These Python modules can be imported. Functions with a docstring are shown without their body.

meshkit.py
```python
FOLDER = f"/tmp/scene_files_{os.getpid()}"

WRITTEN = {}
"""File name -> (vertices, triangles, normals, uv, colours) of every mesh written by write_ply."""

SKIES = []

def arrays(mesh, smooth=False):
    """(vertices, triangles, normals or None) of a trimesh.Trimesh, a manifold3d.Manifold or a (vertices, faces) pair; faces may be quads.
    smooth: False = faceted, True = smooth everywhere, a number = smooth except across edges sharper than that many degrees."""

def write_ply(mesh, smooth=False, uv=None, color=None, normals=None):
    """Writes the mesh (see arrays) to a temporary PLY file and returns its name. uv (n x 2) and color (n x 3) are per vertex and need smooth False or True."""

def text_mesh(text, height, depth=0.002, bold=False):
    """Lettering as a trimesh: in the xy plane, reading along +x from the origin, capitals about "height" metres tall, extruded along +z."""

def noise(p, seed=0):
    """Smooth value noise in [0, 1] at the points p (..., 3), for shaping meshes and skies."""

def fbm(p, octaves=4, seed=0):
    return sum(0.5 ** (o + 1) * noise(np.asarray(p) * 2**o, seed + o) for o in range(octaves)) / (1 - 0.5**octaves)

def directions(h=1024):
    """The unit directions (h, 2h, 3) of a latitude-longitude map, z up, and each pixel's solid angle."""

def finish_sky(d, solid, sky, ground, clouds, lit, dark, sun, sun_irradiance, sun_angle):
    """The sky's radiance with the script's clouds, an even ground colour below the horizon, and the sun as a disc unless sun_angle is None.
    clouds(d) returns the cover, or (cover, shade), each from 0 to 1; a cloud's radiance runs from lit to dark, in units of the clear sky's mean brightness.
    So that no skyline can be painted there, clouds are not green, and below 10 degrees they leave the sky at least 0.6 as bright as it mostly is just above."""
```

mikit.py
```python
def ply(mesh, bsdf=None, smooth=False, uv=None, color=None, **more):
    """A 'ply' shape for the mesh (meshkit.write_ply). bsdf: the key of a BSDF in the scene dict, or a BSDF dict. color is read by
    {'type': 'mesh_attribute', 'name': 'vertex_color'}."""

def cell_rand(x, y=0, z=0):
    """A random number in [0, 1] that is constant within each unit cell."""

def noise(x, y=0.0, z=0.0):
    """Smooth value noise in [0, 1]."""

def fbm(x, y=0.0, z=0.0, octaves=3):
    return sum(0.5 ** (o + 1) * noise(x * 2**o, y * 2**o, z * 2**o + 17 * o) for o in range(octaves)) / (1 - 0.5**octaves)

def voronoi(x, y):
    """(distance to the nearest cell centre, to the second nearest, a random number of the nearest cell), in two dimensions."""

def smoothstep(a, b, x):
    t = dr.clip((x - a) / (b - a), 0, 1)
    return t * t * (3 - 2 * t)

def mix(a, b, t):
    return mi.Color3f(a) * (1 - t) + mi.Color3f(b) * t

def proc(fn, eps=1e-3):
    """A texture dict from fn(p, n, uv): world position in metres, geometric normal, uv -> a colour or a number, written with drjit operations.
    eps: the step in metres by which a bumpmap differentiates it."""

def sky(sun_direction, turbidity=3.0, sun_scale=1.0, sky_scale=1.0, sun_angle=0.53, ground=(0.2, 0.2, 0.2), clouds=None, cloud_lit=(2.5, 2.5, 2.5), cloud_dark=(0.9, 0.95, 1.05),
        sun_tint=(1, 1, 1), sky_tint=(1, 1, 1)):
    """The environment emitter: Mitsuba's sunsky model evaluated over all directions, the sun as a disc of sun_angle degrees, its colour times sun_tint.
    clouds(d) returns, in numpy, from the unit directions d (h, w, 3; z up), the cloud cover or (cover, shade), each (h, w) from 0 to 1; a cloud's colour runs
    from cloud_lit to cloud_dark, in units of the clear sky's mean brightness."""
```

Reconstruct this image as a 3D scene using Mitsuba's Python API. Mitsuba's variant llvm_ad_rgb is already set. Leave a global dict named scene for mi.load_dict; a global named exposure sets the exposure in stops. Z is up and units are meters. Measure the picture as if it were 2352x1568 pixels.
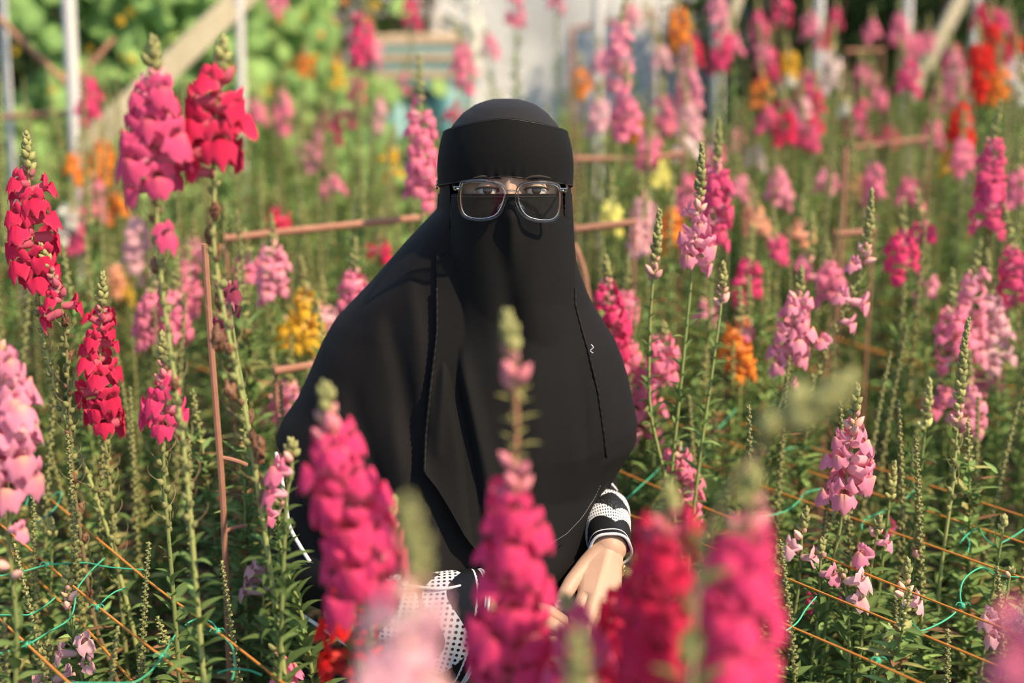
import math, random
import numpy as np, trimesh, mitsuba as mi, mikit, meshkit
import manifold3d as m3
import drjit as dr

T = mi.ScalarTransform4f
rng = np.random.default_rng(7)
random.seed(7)
scene, labels = {}, {}

# ------------------------------------------------------------------ camera, sky, exposure
W, H, FPX = 2352, 1568, 3267.0
EYE = np.array([0.0, 0.0, 1.15])
PITCH = math.atan(784.0 / FPX)
CP, SP = math.cos(PITCH), math.sin(PITCH)
scene['camera'] = {'type': 'thinlens', 'fov': math.degrees(2 * math.atan(W / 2 / FPX)), 'fov_axis': 'x',
                   'to_world': T().look_at(origin=EYE.tolist(), target=[0, CP, 1.15 - SP], up=[0, 0, 1]),
                   'aperture_radius': 0.0125, 'focus_distance': 1.915, 'near_clip': 0.05, 'far_clip': 200.0}
SUN_AZ, SUN_EL = math.radians(58), math.radians(48)
SUN = np.array([math.sin(SUN_AZ) * math.cos(SUN_EL), -math.cos(SUN_AZ) * math.cos(SUN_EL), math.sin(SUN_EL)])
scene['sky'] = mikit.sky(SUN, turbidity=4.0, sun_scale=1.0, sky_scale=1.5, sun_angle=1.2, ground=(0.22, 0.21, 0.16), sun_tint=(1.0, 0.96, 0.89), sky_tint=(1.05, 1.0, 0.92))
exposure = 2.2


def P(px, py, d):
    """The point at forward distance d (world y) that stands at this pixel of the photograph."""
    u, v = (px - W / 2) / FPX, (H / 2 - py) / FPX
    fwd, up = CP + v * SP, v * CP - SP
    return np.array([u * d / fwd, d, EYE[2] + up * d / fwd])


def on_level(px, py, z):
    u, v = (px - W / 2) / FPX, (H / 2 - py) / FPX
    fwd, up = CP + v * SP, v * CP - SP
    return P(px, py, (z - EYE[2]) / up * fwd)


# ------------------------------------------------------------------ scene helpers
_count = {}


def fresh(name):
    n = _count.get(name, 0)
    _count[name] = n + 1
    return name if n == 0 else f'{name}_{n:03d}'


def thing(name, label, cat, group=None, kind=None):
    key = fresh(name)
    labels[key] = {'label': label, 'category': cat}
    if group:
        labels[key]['group'] = group
    if kind:
        labels[key]['kind'] = kind
    return key


def part(parent, name, shape, label=None, kind=None, to_world=None):
    key = fresh(f'{parent}__{name}')
    scene[key] = dict(shape)
    if to_world is not None:
        scene[key]['to_world'] = T(to_world)
    if label or kind:
        labels[key] = {}
        if label:
            labels[key]['label'] = label
        if kind:
            labels[key]['kind'] = kind
    return key


def single(name, shape, label, cat, group=None, kind=None):
    key = thing(name, label, cat, group, kind)
    scene[key] = dict(shape)
    return key


# ------------------------------------------------------------------ materials
def tex(c):
    return {'type': 'rgb', 'value': [float(x) for x in c]}


VC = {'type': 'mesh_attribute', 'name': 'vertex_color'}
scene['mat_petal'] = {'type': 'principledthin', 'base_color': VC, 'roughness': 0.55, 'diff_trans': 0.55, 'spec_trans': 0.0, 'sheen': 0.3, 'eta': 1.3}
PAL = [(0.090, 0.150, 0.052), (0.155, 0.205, 0.065), (0.30, 0.31, 0.11), (0.34, 0.24, 0.13), (0.42, 0.20, 0.11), (0.70, 0.38, 0.32), (0.66, 0.20, 0.25), (0.48, 0.06, 0.10)]


def palette(p, n, uv):
    # plant colours: uv.x runs along the palette from leaf green over olive and tan to pink and crimson, uv.y is the brightness
    t = uv.x * (len(PAL) - 1)
    c = mi.Color3f(PAL[0])
    for i in range(1, len(PAL)):
        c = mikit.mix(c, PAL[i], dr.clip(t - (i - 1), 0, 1))
    return dr.clip(c * uv.y * 4, 0, 0.95)


PLANT = mikit.proc(palette)
scene['mat_leaf'] = {'type': 'principledthin', 'base_color': PLANT, 'roughness': 0.5, 'diff_trans': 0.6, 'spec_trans': 0.0, 'eta': 1.4}
scene['mat_plant'] = {'type': 'twosided', 'bsdf': {'type': 'principled', 'base_color': PLANT, 'roughness': 0.6, 'specular': 0.35}}


def plain(key, c, rough=0.6, **more):
    scene[key] = {'type': 'twosided', 'bsdf': {'type': 'principled', 'base_color': tex(c) if not isinstance(c, dict) else c, 'roughness': rough, **more}}
    return key


def cloth(a, b, scale):
    def fn(p, n, uv):
        w = dr.sin(p.z * scale) * 0.5 + 0.5
        g = mikit.noise(p.x * 900, p.y * 900, p.z * 900)
        return mikit.mix(a, b, 0.55 * w + 0.45 * g)
    return mikit.proc(fn)


plain('mat_black_veil', cloth((0.0034, 0.0034, 0.0036), (0.0072, 0.0071, 0.0074), 2 * math.pi / 0.0021), 0.85, sheen=0.25, specular=0.2)
plain('mat_black_cape', cloth((0.0054, 0.0047, 0.0051), (0.0080, 0.0070, 0.0075), 2 * math.pi / 0.0012), 0.8, sheen=0.3, specular=0.2)
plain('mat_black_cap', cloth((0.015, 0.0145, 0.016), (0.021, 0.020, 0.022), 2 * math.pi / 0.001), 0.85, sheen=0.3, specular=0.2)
plain('mat_black_dress', (0.0042, 0.004, 0.0044), 0.7, specular=0.25)
plain('mat_black_thread', (0.009, 0.009, 0.009), 0.6)
plain('mat_white_trim', (0.62, 0.62, 0.64), 0.5)
plain('mat_gold', (0.85, 0.62, 0.28), 0.22, metallic=1.0)
plain('mat_silver', (0.82, 0.82, 0.82), 0.18, metallic=1.0)
plain('mat_rust', mikit.proc(lambda p, n, uv: mikit.mix((0.30, 0.125, 0.075), (0.42, 0.21, 0.14), mikit.fbm(p.x * 60, p.y * 60, p.z * 60))), 0.8)
plain('mat_steel', (0.66, 0.63, 0.60), 0.6)
plain('mat_rope', (0.62, 0.23, 0.035), 0.6)
plain('mat_twine', (0.06, 0.42, 0.24), 0.45)
plain('mat_iris', (0.030, 0.020, 0.014), 0.08, clearcoat=1.0)
plain('mat_sclera', (0.62, 0.58, 0.55), 0.15, clearcoat=0.6)
plain('mat_brow', (0.02, 0.015, 0.012), 0.8)
scene['mat_clear'] = {'type': 'dielectric', 'int_ior': 1.47, 'ext_ior': 1.0}
scene['mat_lens'] = {'type': 'thindielectric', 'int_ior': 1.6, 'specular_transmittance': tex((0.90, 0.93, 0.91))}


def skin_fn(p, n, uv):
    a = mikit.fbm(p.x * 55, p.y * 55, p.z * 55)
    return mikit.mix((0.43, 0.26, 0.175), (0.50, 0.315, 0.22), a)


plain('mat_skin', mikit.proc(skin_fn), 0.5, specular=0.4, sheen=0.2)


# ------------------------------------------------------------------ mesh helpers
def tube_mesh(points, radii, sides=6, cap=True):
    p = np.asarray(points, float)
    n = len(p)
    t = np.gradient(p, axis=0)
    t /= np.linalg.norm(t, axis=1, keepdims=True) + 1e-12
    ref = np.array([0, 0, 1.0]) if abs(t[0][2]) < 0.8 else np.array([1.0, 0, 0])
    a = np.zeros_like(p)
    x = ref - t[0] * (ref @ t[0])
    for i in range(n):
        x = x - t[i] * (x @ t[i])
        x = x / (np.linalg.norm(x) + 1e-12)
        a[i] = x
    b = np.cross(t, a)
    ang = np.arange(sides) * 2 * np.pi / sides
    r = np.broadcast_to(radii, (n,))
    v = p[:, None] + r[:, None, None] * (np.cos(ang)[None, :, None] * a[:, None] + np.sin(ang)[None, :, None] * b[:, None])
    v = v.reshape(-1, 3)
    f = []
    for i in range(n - 1):
        for j in range(sides):
            k = (j + 1) % sides
            f += [[i * sides + j, i * sides + k, (i + 1) * sides + k], [i * sides + j, (i + 1) * sides + k, (i + 1) * sides + j]]
    if cap:
        v = np.vstack([v, p[:1], p[-1:]])
        c0, c1 = n * sides, n * sides + 1
        for j in range(sides):
            k = (j + 1) % sides
            f += [[c0, k, j], [c1, (n - 1) * sides + j, (n - 1) * sides + k]]
    return v, np.array(f)


def curve(points, n):
    """A smooth curve of n points through the given ones."""
    p = np.asarray(points, float)
    if len(p) == 2:
        return p[0] + (p[1] - p[0]) * np.linspace(0, 1, n)[:, None]
    s = np.concatenate([[0], np.cumsum(np.linalg.norm(np.diff(p, axis=0), axis=1))])
    from scipy.interpolate import PchipInterpolator
    return PchipInterpolator(s, p, axis=0)(np.linspace(0, s[-1], n))


def grid_faces(r, c, wrap=False):
    i, j = np.meshgrid(np.arange(r - 1), np.arange(c if wrap else c - 1), indexing='ij')
    k = (j + 1) % c
    q = np.stack([i * c + j, i * c + k, (i + 1) * c + k, (i + 1) * c + j], -1).reshape(-1, 4)
    return np.vstack([q[:, [0, 1, 2]], q[:, [0, 2, 3]]])


def box_mesh(p0, p1, wx, wz, up=(0, 0, 1)):
    """A board from p0 to p1, wx wide and wz thick, with softened edges."""
    p0, p1 = np.asarray(p0, float), np.asarray(p1, float)
    t = p1 - p0
    ln = np.linalg.norm(t)
    t /= ln
    u = np.array(up, float)
    u -= t * (u @ t)
    u /= np.linalg.norm(u)
    s = np.cross(t, u)
    e = min(wx, wz) * 0.12
    prof = [(-wx / 2 + e, -wz / 2), (wx / 2 - e, -wz / 2), (wx / 2, -wz / 2 + e), (wx / 2, wz / 2 - e), (wx / 2 - e, wz / 2), (-wx / 2 + e, wz / 2), (-wx / 2, wz / 2 - e), (-wx / 2, -wz / 2 + e)]
    v = np.array([p + s * a + u * b for p in (p0, p1) for a, b in prof])
    f = []
    for j in range(8):
        k = (j + 1) % 8
        f += [[j, k, 8 + k], [j, 8 + k, 8 + j]]
    for j in range(1, 7):
        f += [[0, j + 1, j], [8, 8 + j, 8 + j + 1]]
    return v, np.array(f)


def sheet_solid(v, rows, cols, thick, wrap=False):
    """Gives a grid of points (rows*cols) a thickness along its normals and closes the rims."""
    f = grid_faces(rows, cols, wrap)
    m = trimesh.Trimesh(v, f, process=False)
    n = np.array(m.vertex_normals)
    v2 = v - n * thick
    N = len(v)
    fs = [f, f[:, ::-1] + N]
    def rim(ids):
        for a, b in zip(ids[:-1], ids[1:]):
            fs.append(np.array([[b, a, a + N], [b, a + N, b + N]]))
    top, bot = list(range(cols)), [(rows - 1) * cols + j for j in range(cols)]
    if wrap:
        top.append(0); bot.append((rows - 1) * cols)
    rim(top); rim(bot[::-1])
    if not wrap:
        rim([i * cols for i in range(rows)][::-1]); rim([i * cols + cols - 1 for i in range(rows)])
    return np.vstack([v, v2]), np.vstack(fs)


def smooth_step(a, b, x):
    t = np.clip((x - a) / (b - a), 0, 1)
    return t * t * (3 - 2 * t)


def lin(c):
    c = np.asarray(c, float) / 255
    return np.where(c <= 0.04045, c / 12.92, ((c + 0.055) / 1.055) ** 2.4)


# ------------------------------------------------------------------ plant organs (vertices, triangles, colours)
KINDS = {  # lips, tube, palate, opening bud
    'crimson': ((0.72, 0.036, 0.110), (0.66, 0.15, 0.22), (0.66, 0.02, 0.07), (0.48, 0.10, 0.14)),
    'hot pink': ((0.78, 0.060, 0.195), (0.76, 0.24, 0.34), (0.78, 0.10, 0.20), (0.62, 0.20, 0.22)),
    'magenta pink': ((0.79, 0.095, 0.235), (0.74, 0.28, 0.42), (0.78, 0.20, 0.22), (0.62, 0.24, 0.28)),
    'rose pink': ((0.84, 0.21, 0.35), (0.82, 0.42, 0.50), (0.85, 0.40, 0.25), (0.70, 0.34, 0.32)),
    'candy pink': ((0.84, 0.30, 0.43), (0.84, 0.46, 0.52), (0.88, 0.55, 0.25), (0.72, 0.40, 0.34)),
    'pale pink': ((0.86, 0.47, 0.54), (0.85, 0.58, 0.60), (0.86, 0.62, 0.40), (0.74, 0.50, 0.42)),
    'blush white': ((0.88, 0.70, 0.68), (0.86, 0.74, 0.68), (0.86, 0.75, 0.45), (0.72, 0.58, 0.45)),
    'white': ((0.86, 0.84, 0.74), (0.84, 0.82, 0.70), (0.84, 0.78, 0.40), (0.62, 0.62, 0.40)),
    'orange': ((0.86, 0.27, 0.045), (0.86, 0.36, 0.14), (0.86, 0.46, 0.04), (0.70, 0.34, 0.14)),
    'yellow': ((0.84, 0.52, 0.05), (0.84, 0.56, 0.16), (0.84, 0.42, 0.03), (0.60, 0.46, 0.16)),
    'lemon': ((0.80, 0.76, 0.22), (0.80, 0.76, 0.36), (0.80, 0.62, 0.05), (0.55, 0.55, 0.22)),
    'peach': ((0.85, 0.40, 0.25), (0.84, 0.50, 0.38), (0.86, 0.52, 0.14), (0.70, 0.42, 0.30)),
    'scarlet': ((0.74, 0.022, 0.022), (0.68, 0.08, 0.07), (0.74, 0.10, 0.02), (0.50, 0.10, 0.08)),
    'wilted mauve': ((0.34, 0.06, 0.12), (0.36, 0.14, 0.18), (0.30, 0.07, 0.08), (0.30, 0.12, 0.12)),
}


def blossom_mesh(kind, r, fine):
    """A snapdragon flower: along +x out of the stem, z up; pouched tube, two upright upper lobes, swollen palate and three lower lobes."""
    lip, tubec, pal, _ = (np.array(c) for c in KINDS[kind])
    na, nb, ns, nr = (17, 8, 10, 5) if fine else (7, 5, 6, 3)
    V, F, C = [], [], []
    L = 0.0190 * r.uniform(0.9, 1.12)
    x = np.linspace(0, L, nr)
    rad = np.interp(x / L, [0, 0.15, 0.5, 1], [0.0034, 0.0052, 0.0052, 0.0060])
    ang = np.arange(ns) * 2 * np.pi / ns
    tv = np.stack([np.repeat(x, ns), np.outer(rad, np.sin(ang)).ravel() * 1.05, np.outer(rad, np.cos(ang)).ravel() * 1.12], 1)
    V.append(tv); F.append(grid_faces(nr, ns, True)); C.append(np.tile(tubec, (len(tv), 1)))
    ph = r.uniform(0, 6.28, 6)
    off = len(tv)
    for upper in (True, False):
        a, b = np.meshgrid(np.linspace(-1, 1, na), np.linspace(0, 1, nb), indexing='ij')
        s = a * (1.5 if upper else 1.6)
        y0, z0 = 0.0063 * np.sin(s), 0.0067 * np.cos(s) * (1 if upper else -1)
        if upper:
            lobe = (1 - 0.62 * np.exp(-(a / 0.15) ** 2)) * (1 - 0.30 * np.abs(a) ** 5)
            ln = 0.0150 * lobe * r.uniform(0.9, 1.12)
            bend = 0.25 + 1.9 * b                                  # first forward, then up, then folded back
            run = np.cumsum(np.cos(bend) * 1.0, axis=1) / nb
            rise = np.cumsum(np.sin(bend) * 1.0, axis=1) / nb
            X = L + ln * run * 1.0 - 0.0065 * a ** 2 * b
            Y = y0 + np.sign(a) * np.abs(a) ** 1.2 * 0.0088 * b + 0.001 * np.sin(6 * a + ph[4]) * b
            Z = z0 + ln * rise * (1 - 0.35 * np.abs(a) ** 2) + 0.0019 * np.sin(8 * a + ph[1]) * b ** 2 + 0.0011 * np.sin(17 * a + ph[2]) * b ** 2
            t = np.clip(b * 1.6, 0, 1)[..., None]
            col = (tubec * 0.55 + lip * 0.45) * (1 - t) + lip * t
        else:
            lobe = 0.58 + 0.42 * np.abs(np.cos(a * np.pi * 1.5)) ** 0.6
            hump = np.exp(-((b - 0.36) / 0.22) ** 2) * np.exp(-(a / 0.62) ** 2)
            cleft = np.exp(-(a / 0.10) ** 2) * hump
            fall = np.clip(b - 0.42, 0, 1) / 0.58
            out = 0.0112 * lobe * r.uniform(0.9, 1.12)
            X = L + 0.0075 * np.clip(b / 0.45, 0, 1) * (1 - 0.45 * a ** 2) + 0.0038 * hump - 0.0012 * cleft + 0.0040 * np.sin(fall * 2.4) - 0.0075 * a ** 2 * b
            Y = y0 * (1 - 0.1 * b) + a * 0.0085 * b ** 1.1
            Z = z0 + 0.0122 * hump - 0.0014 * cleft - out * fall ** 1.1 * 1.05 + 0.0032 * np.sin(9 * a + ph[3]) * fall * fall + 0.0014 * np.sin(19 * a + ph[5]) * fall + 0.003 * a ** 2 * b
            k = np.clip(hump * 1.2 - 0.25, 0, 1)[..., None]
            col = lip * (1 - 0.75 * k) + pal * 0.75 * k
        edge = np.clip((b - 0.82) / 0.18, 0, 1)[..., None]
        col = np.clip(col * (1 + 0.10 * edge) + 0.04 * edge, 0, 0.92)
        V.append(np.stack([X, Y, Z], -1).reshape(-1, 3)); C.append(col.reshape(-1, 3))
        f = grid_faces(na, nb)
        F.append((f if upper else f[:, ::-1]) + off); off += na * nb
    C = np.vstack(C) * r.uniform(0.9, 1.04)
    return np.vstack(V), np.vstack(F), np.clip(C, 0.004, 0.92)


def egg(length, width, cols, ns=6, nr=6, bend=0.0):
    """An egg along +x with colours blended over its length."""
    t = np.linspace(0, 1, nr)
    rad = width / 2 * np.sin(np.pi * np.clip(t, 0.02, 0.985) ** 0.8) ** 0.75
    ang = np.arange(ns) * 2 * np.pi / ns
    v = np.stack([np.repeat(t * length, ns), np.outer(rad, np.sin(ang)).ravel(), np.outer(rad, np.cos(ang)).ravel() + np.repeat(bend * t * t * length, ns)], 1)
    cols = np.asarray(cols)
    c = np.stack([np.interp(t, np.linspace(0, 1, len(cols)), cols[:, k]) for k in range(3)], 1)
    return v, grid_faces(nr, ns, True), np.repeat(c, ns, 0)


def join(*ms):
    V, F, C, n = [], [], [], 0
    for v, f, c in ms:
        V.append(v); F.append(f + n); C.append(c); n += len(v)
    return np.vstack(V), np.vstack(F), np.vstack(C)


GREEN = np.array((0.20, 0.235, 0.095))
OLIVE = np.array((0.36, 0.36, 0.16))
LEAF = np.array((0.124, 0.158, 0.100))
DRY = np.array((0.16, 0.085, 0.045))


def sepals(r, size, col):
    ms = []
    for k in range(5):
        a = k * 2 * np.pi / 5 + 0.3
        d = np.array([0.75, 0.65 * math.sin(a), 0.65 * math.cos(a)])
        s = np.array([0, math.cos(a), -math.sin(a)])
        v = np.array([[0, 0, 0], d * size * 0.6 + s * size * 0.28, d * size * 0.6 - s * size * 0.28, d * size * np.array([1.25, 0.8, 0.8])])
        ms.append((v, np.array([[0, 1, 2], [1, 3, 2]]), np.tile(col, (4, 1))))
    return ms


def bud_mesh(kind, stage, r, fine):
    """stage 0: tight green bud; 1: swelling bud with a coloured tip; 2: coloured bud about to open."""
    _, tubec, _, budc = (np.array(c) for c in KINDS[kind])
    g = (0.62 * GREEN + 0.38 * OLIVE + np.array([0.02, 0.01, 0.02])) * r.uniform(0.7, 1.1)
    ns, nr = (7, 6) if fine else (5, 4)
    if stage == 0:
        m = egg(0.0108, 0.0074, [g, g * 1.15, g * 1.1 + 0.02], ns, nr, 0.1)
    elif stage == 1:
        m = egg(0.0125, 0.0082, [g, 0.5 * g + 0.5 * budc, budc], ns, nr, 0.12)
    else:
        m = egg(0.0195, 0.0112, [0.4 * g + 0.6 * budc, budc, tubec * 0.55 + budc * 0.45], ns, nr, 0.25)
    return join(m, *sepals(r, 0.0052 + 0.001 * stage, g * 0.9)) if fine else m


def pod_mesh(r, fine, dry=False):
    g = (0.6 * OLIVE + 0.4 * GREEN) * r.uniform(0.42, 0.75) if not dry else DRY * r.uniform(0.7, 1.3)
    m = egg(0.0105, 0.0088, [g * 0.8, g * 1.1, g * 0.9], 7 if fine else 5, 6 if fine else 4, 0.2)
    if not fine:
        return m
    ln = r.uniform(0.010, 0.022)
    pts = [(0.010, 0, 0.002), (0.010 + ln * 0.5, 0, 0.004), (0.010 + ln * 0.9, 0.002, 0.009), (0.010 + ln, 0.003, 0.013)]
    v, f = tube_mesh(curve(pts, 6), 0.00042, 3, False)
    return join(m, *sepals(r, 0.0068, g * 0.85), (v, f, np.tile(np.array((0.34, 0.24, 0.13)), (len(v), 1))))


def leaf_mesh(r, fine, tint=None, ln=0.042):
    """A narrow leaf along +x with a folded midrib and a drooping tip."""
    g = (LEAF if tint is None else np.asarray(tint)) * r.uniform(0.75, 1.3)
    n = 7 if fine else 4
    t = np.linspace(0, 1, n)
    w = 0.0062 * np.sin(np.pi * np.clip(t, 0.03, 1) ** 0.75) ** 0.8 * r.uniform(0.85, 1.3)
    w[-1] = 0.0003
    droop, curl = r.uniform(0.1, 0.9), r.uniform(-0.4, 0.4)
    V, C = [], []
    for k in range(n):
        x = ln * t[k] * (1 - 0.12 * droop * t[k])
        z = ln * (0.25 * t[k] - droop * 0.55 * t[k] ** 2)
        y = ln * 0.25 * curl * t[k] ** 2
        V += [[x, y - w[k], z + w[k] * 0.45], [x, y, z], [x, y + w[k], z + w[k] * 0.45]]
        C += [g, g * 1.35 + 0.01, g]
    return np.array(V), grid_faces(n, 3), np.array(C)


def shrivel_mesh(r):
    """A dried flower: a crumpled brown hanging scrap."""
    m = trimesh.creation.icosphere(subdivisions=2, radius=0.010)
    v = np.array(m.vertices)
    v = v * (0.25 + 1.15 * meshkit.noise(v * 330 + r.uniform(0, 90)))[:, None] * np.array([0.6, 0.55, 1.05]) + np.array([0.008, 0, -0.006])
    c = DRY * r.uniform(0.8, 1.6) * np.array([1, 0.85, 0.9])
    return v, np.array(m.faces), np.clip(np.tile(c, (len(v), 1)) * (0.6 + 0.8 * meshkit.noise(v * 400))[:, None], 0.01, 0.9)


_pt = np.linspace(0, 1, 113)
_pc = np.stack([np.interp(_pt, np.linspace(0, 1, len(PAL)), [c[k] for c in PAL]) for k in range(3)], 1)


def to_palette(c):
    c = np.maximum(np.asarray(c, float), 0.003)
    u, inv = np.unique(np.round(c, 3), axis=0, return_inverse=True)
    v = (u @ _pc.T) / (_pc ** 2).sum(1)
    e = ((u[:, None, :] - v[..., None] * _pc[None]) ** 2).sum(-1)
    k = e.argmin(1)
    return np.stack([_pt[k], v[np.arange(len(u)), k] / 4], 1)[inv.ravel()]


def shape(m, mat, smooth=True):
    if mat == 'mat_petal':
        return mikit.ply((m[0], m[1]), mat, smooth=smooth, color=m[2])
    return mikit.ply((m[0], m[1]), mat, smooth=smooth, uv=to_palette(m[2]))


def cross3(a, b):
    return np.array([a[1] * b[2] - a[2] * b[1], a[2] * b[0] - a[0] * b[2], a[0] * b[1] - a[1] * b[0]])


GROUPS = {}


def grown(key, pl, M):
    """A copy of a blossom under its own key."""
    g = GROUPS.get(pl['filename'])
    if g is None:
        g = GROUPS[pl['filename']] = f'blossom_form_{len(GROUPS):03d}'
        scene[g] = {'type': 'shapegroup', 'blossom': pl}
    scene[key] = {'type': 'instance', 'form': {'type': 'ref', 'id': g}, 'to_world': T(M)}


ORGANS = {}


def organ(what, kind, fine, variants=4):
    """One of a few variants of an organ: (mesh, ply dict)."""
    if what == 'blossom' and kind == 'dry':
        what = 'shrivel'
    k = (what, kind, fine, int(rng.integers(variants)))
    if k not in ORGANS:
        r = np.random.default_rng(abs(hash_int(k)))
        if what == 'blossom':
            m, mat = blossom_mesh(kind, r, fine), 'mat_petal'
        elif what.startswith('bud'):
            m, mat = bud_mesh(kind, int(what[3]), r, fine), 'mat_plant'
        elif what == 'pod':
            m, mat = pod_mesh(r, fine, kind == 'dry'), 'mat_plant'
        elif what == 'shrivel':
            m, mat = shrivel_mesh(r), 'mat_plant'
        elif what == 'tiny_leaf':
            m, mat = leaf_mesh(r, fine, GREEN * 1.1, 0.020), 'mat_leaf'
        else:
            m, mat = leaf_mesh(r, fine, {'green': LEAF, 'light': LEAF * 1.7 + 0.01, 'olive': OLIVE * 0.7, 'dark': LEAF * 0.75}[kind]), 'mat_leaf'
        ORGANS[k] = (m, shape(m, mat))
    return ORGANS[k]


def hash_int(k):
    h = 17
    for ch in repr(k):
        h = (h * 131 + ord(ch)) % 2147483647
    return h


def frame(o, tangent, az, lift, scale):
    """Matrix that sets an organ (x outwards, z up) on a stem: az around it, lifted by `lift` radians from level."""
    t = np.asarray(tangent) / np.linalg.norm(tangent)
    a = cross3(t, (0, 1, 0.01)); a /= math.sqrt(a @ a)
    b = cross3(t, a)
    rad = math.cos(az) * a + math.sin(az) * b
    x = math.cos(lift) * rad + math.sin(lift) * t
    z = -math.sin(lift) * rad + math.cos(lift) * t
    y = cross3(z, x)
    M = np.eye(4)
    M[:3, 0], M[:3, 1], M[:3, 2], M[:3, 3] = x * scale, y * scale, z * scale, o
    return M


class Bag:
    """Collects organs into one mesh."""
    def __init__(self):
        self.V, self.F, self.C, self.n = [], [], [], 0

    def add(self, m, M=None):
        v = m[0] if M is None else m[0] @ M[:3, :3].T + M[:3, 3]
        self.V.append(v); self.F.append(m[1] + self.n); self.C.append(m[2]); self.n += len(v)

    def mesh(self):
        return np.vstack(self.V), np.vstack(self.F), np.vstack(self.C)


def stem_mesh(pts, r0, r1, sides, c_top, c_bot):
    v, f = tube_mesh(pts, np.linspace(r1, r0, len(pts)), sides)
    c = np.outer(1 - np.linspace(0, 1, len(pts)), c_top) + np.outer(np.linspace(0, 1, len(pts)), c_bot)
    return v, f, np.vstack([np.repeat(c, sides, 0), c[:1], c[-1:]])


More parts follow.
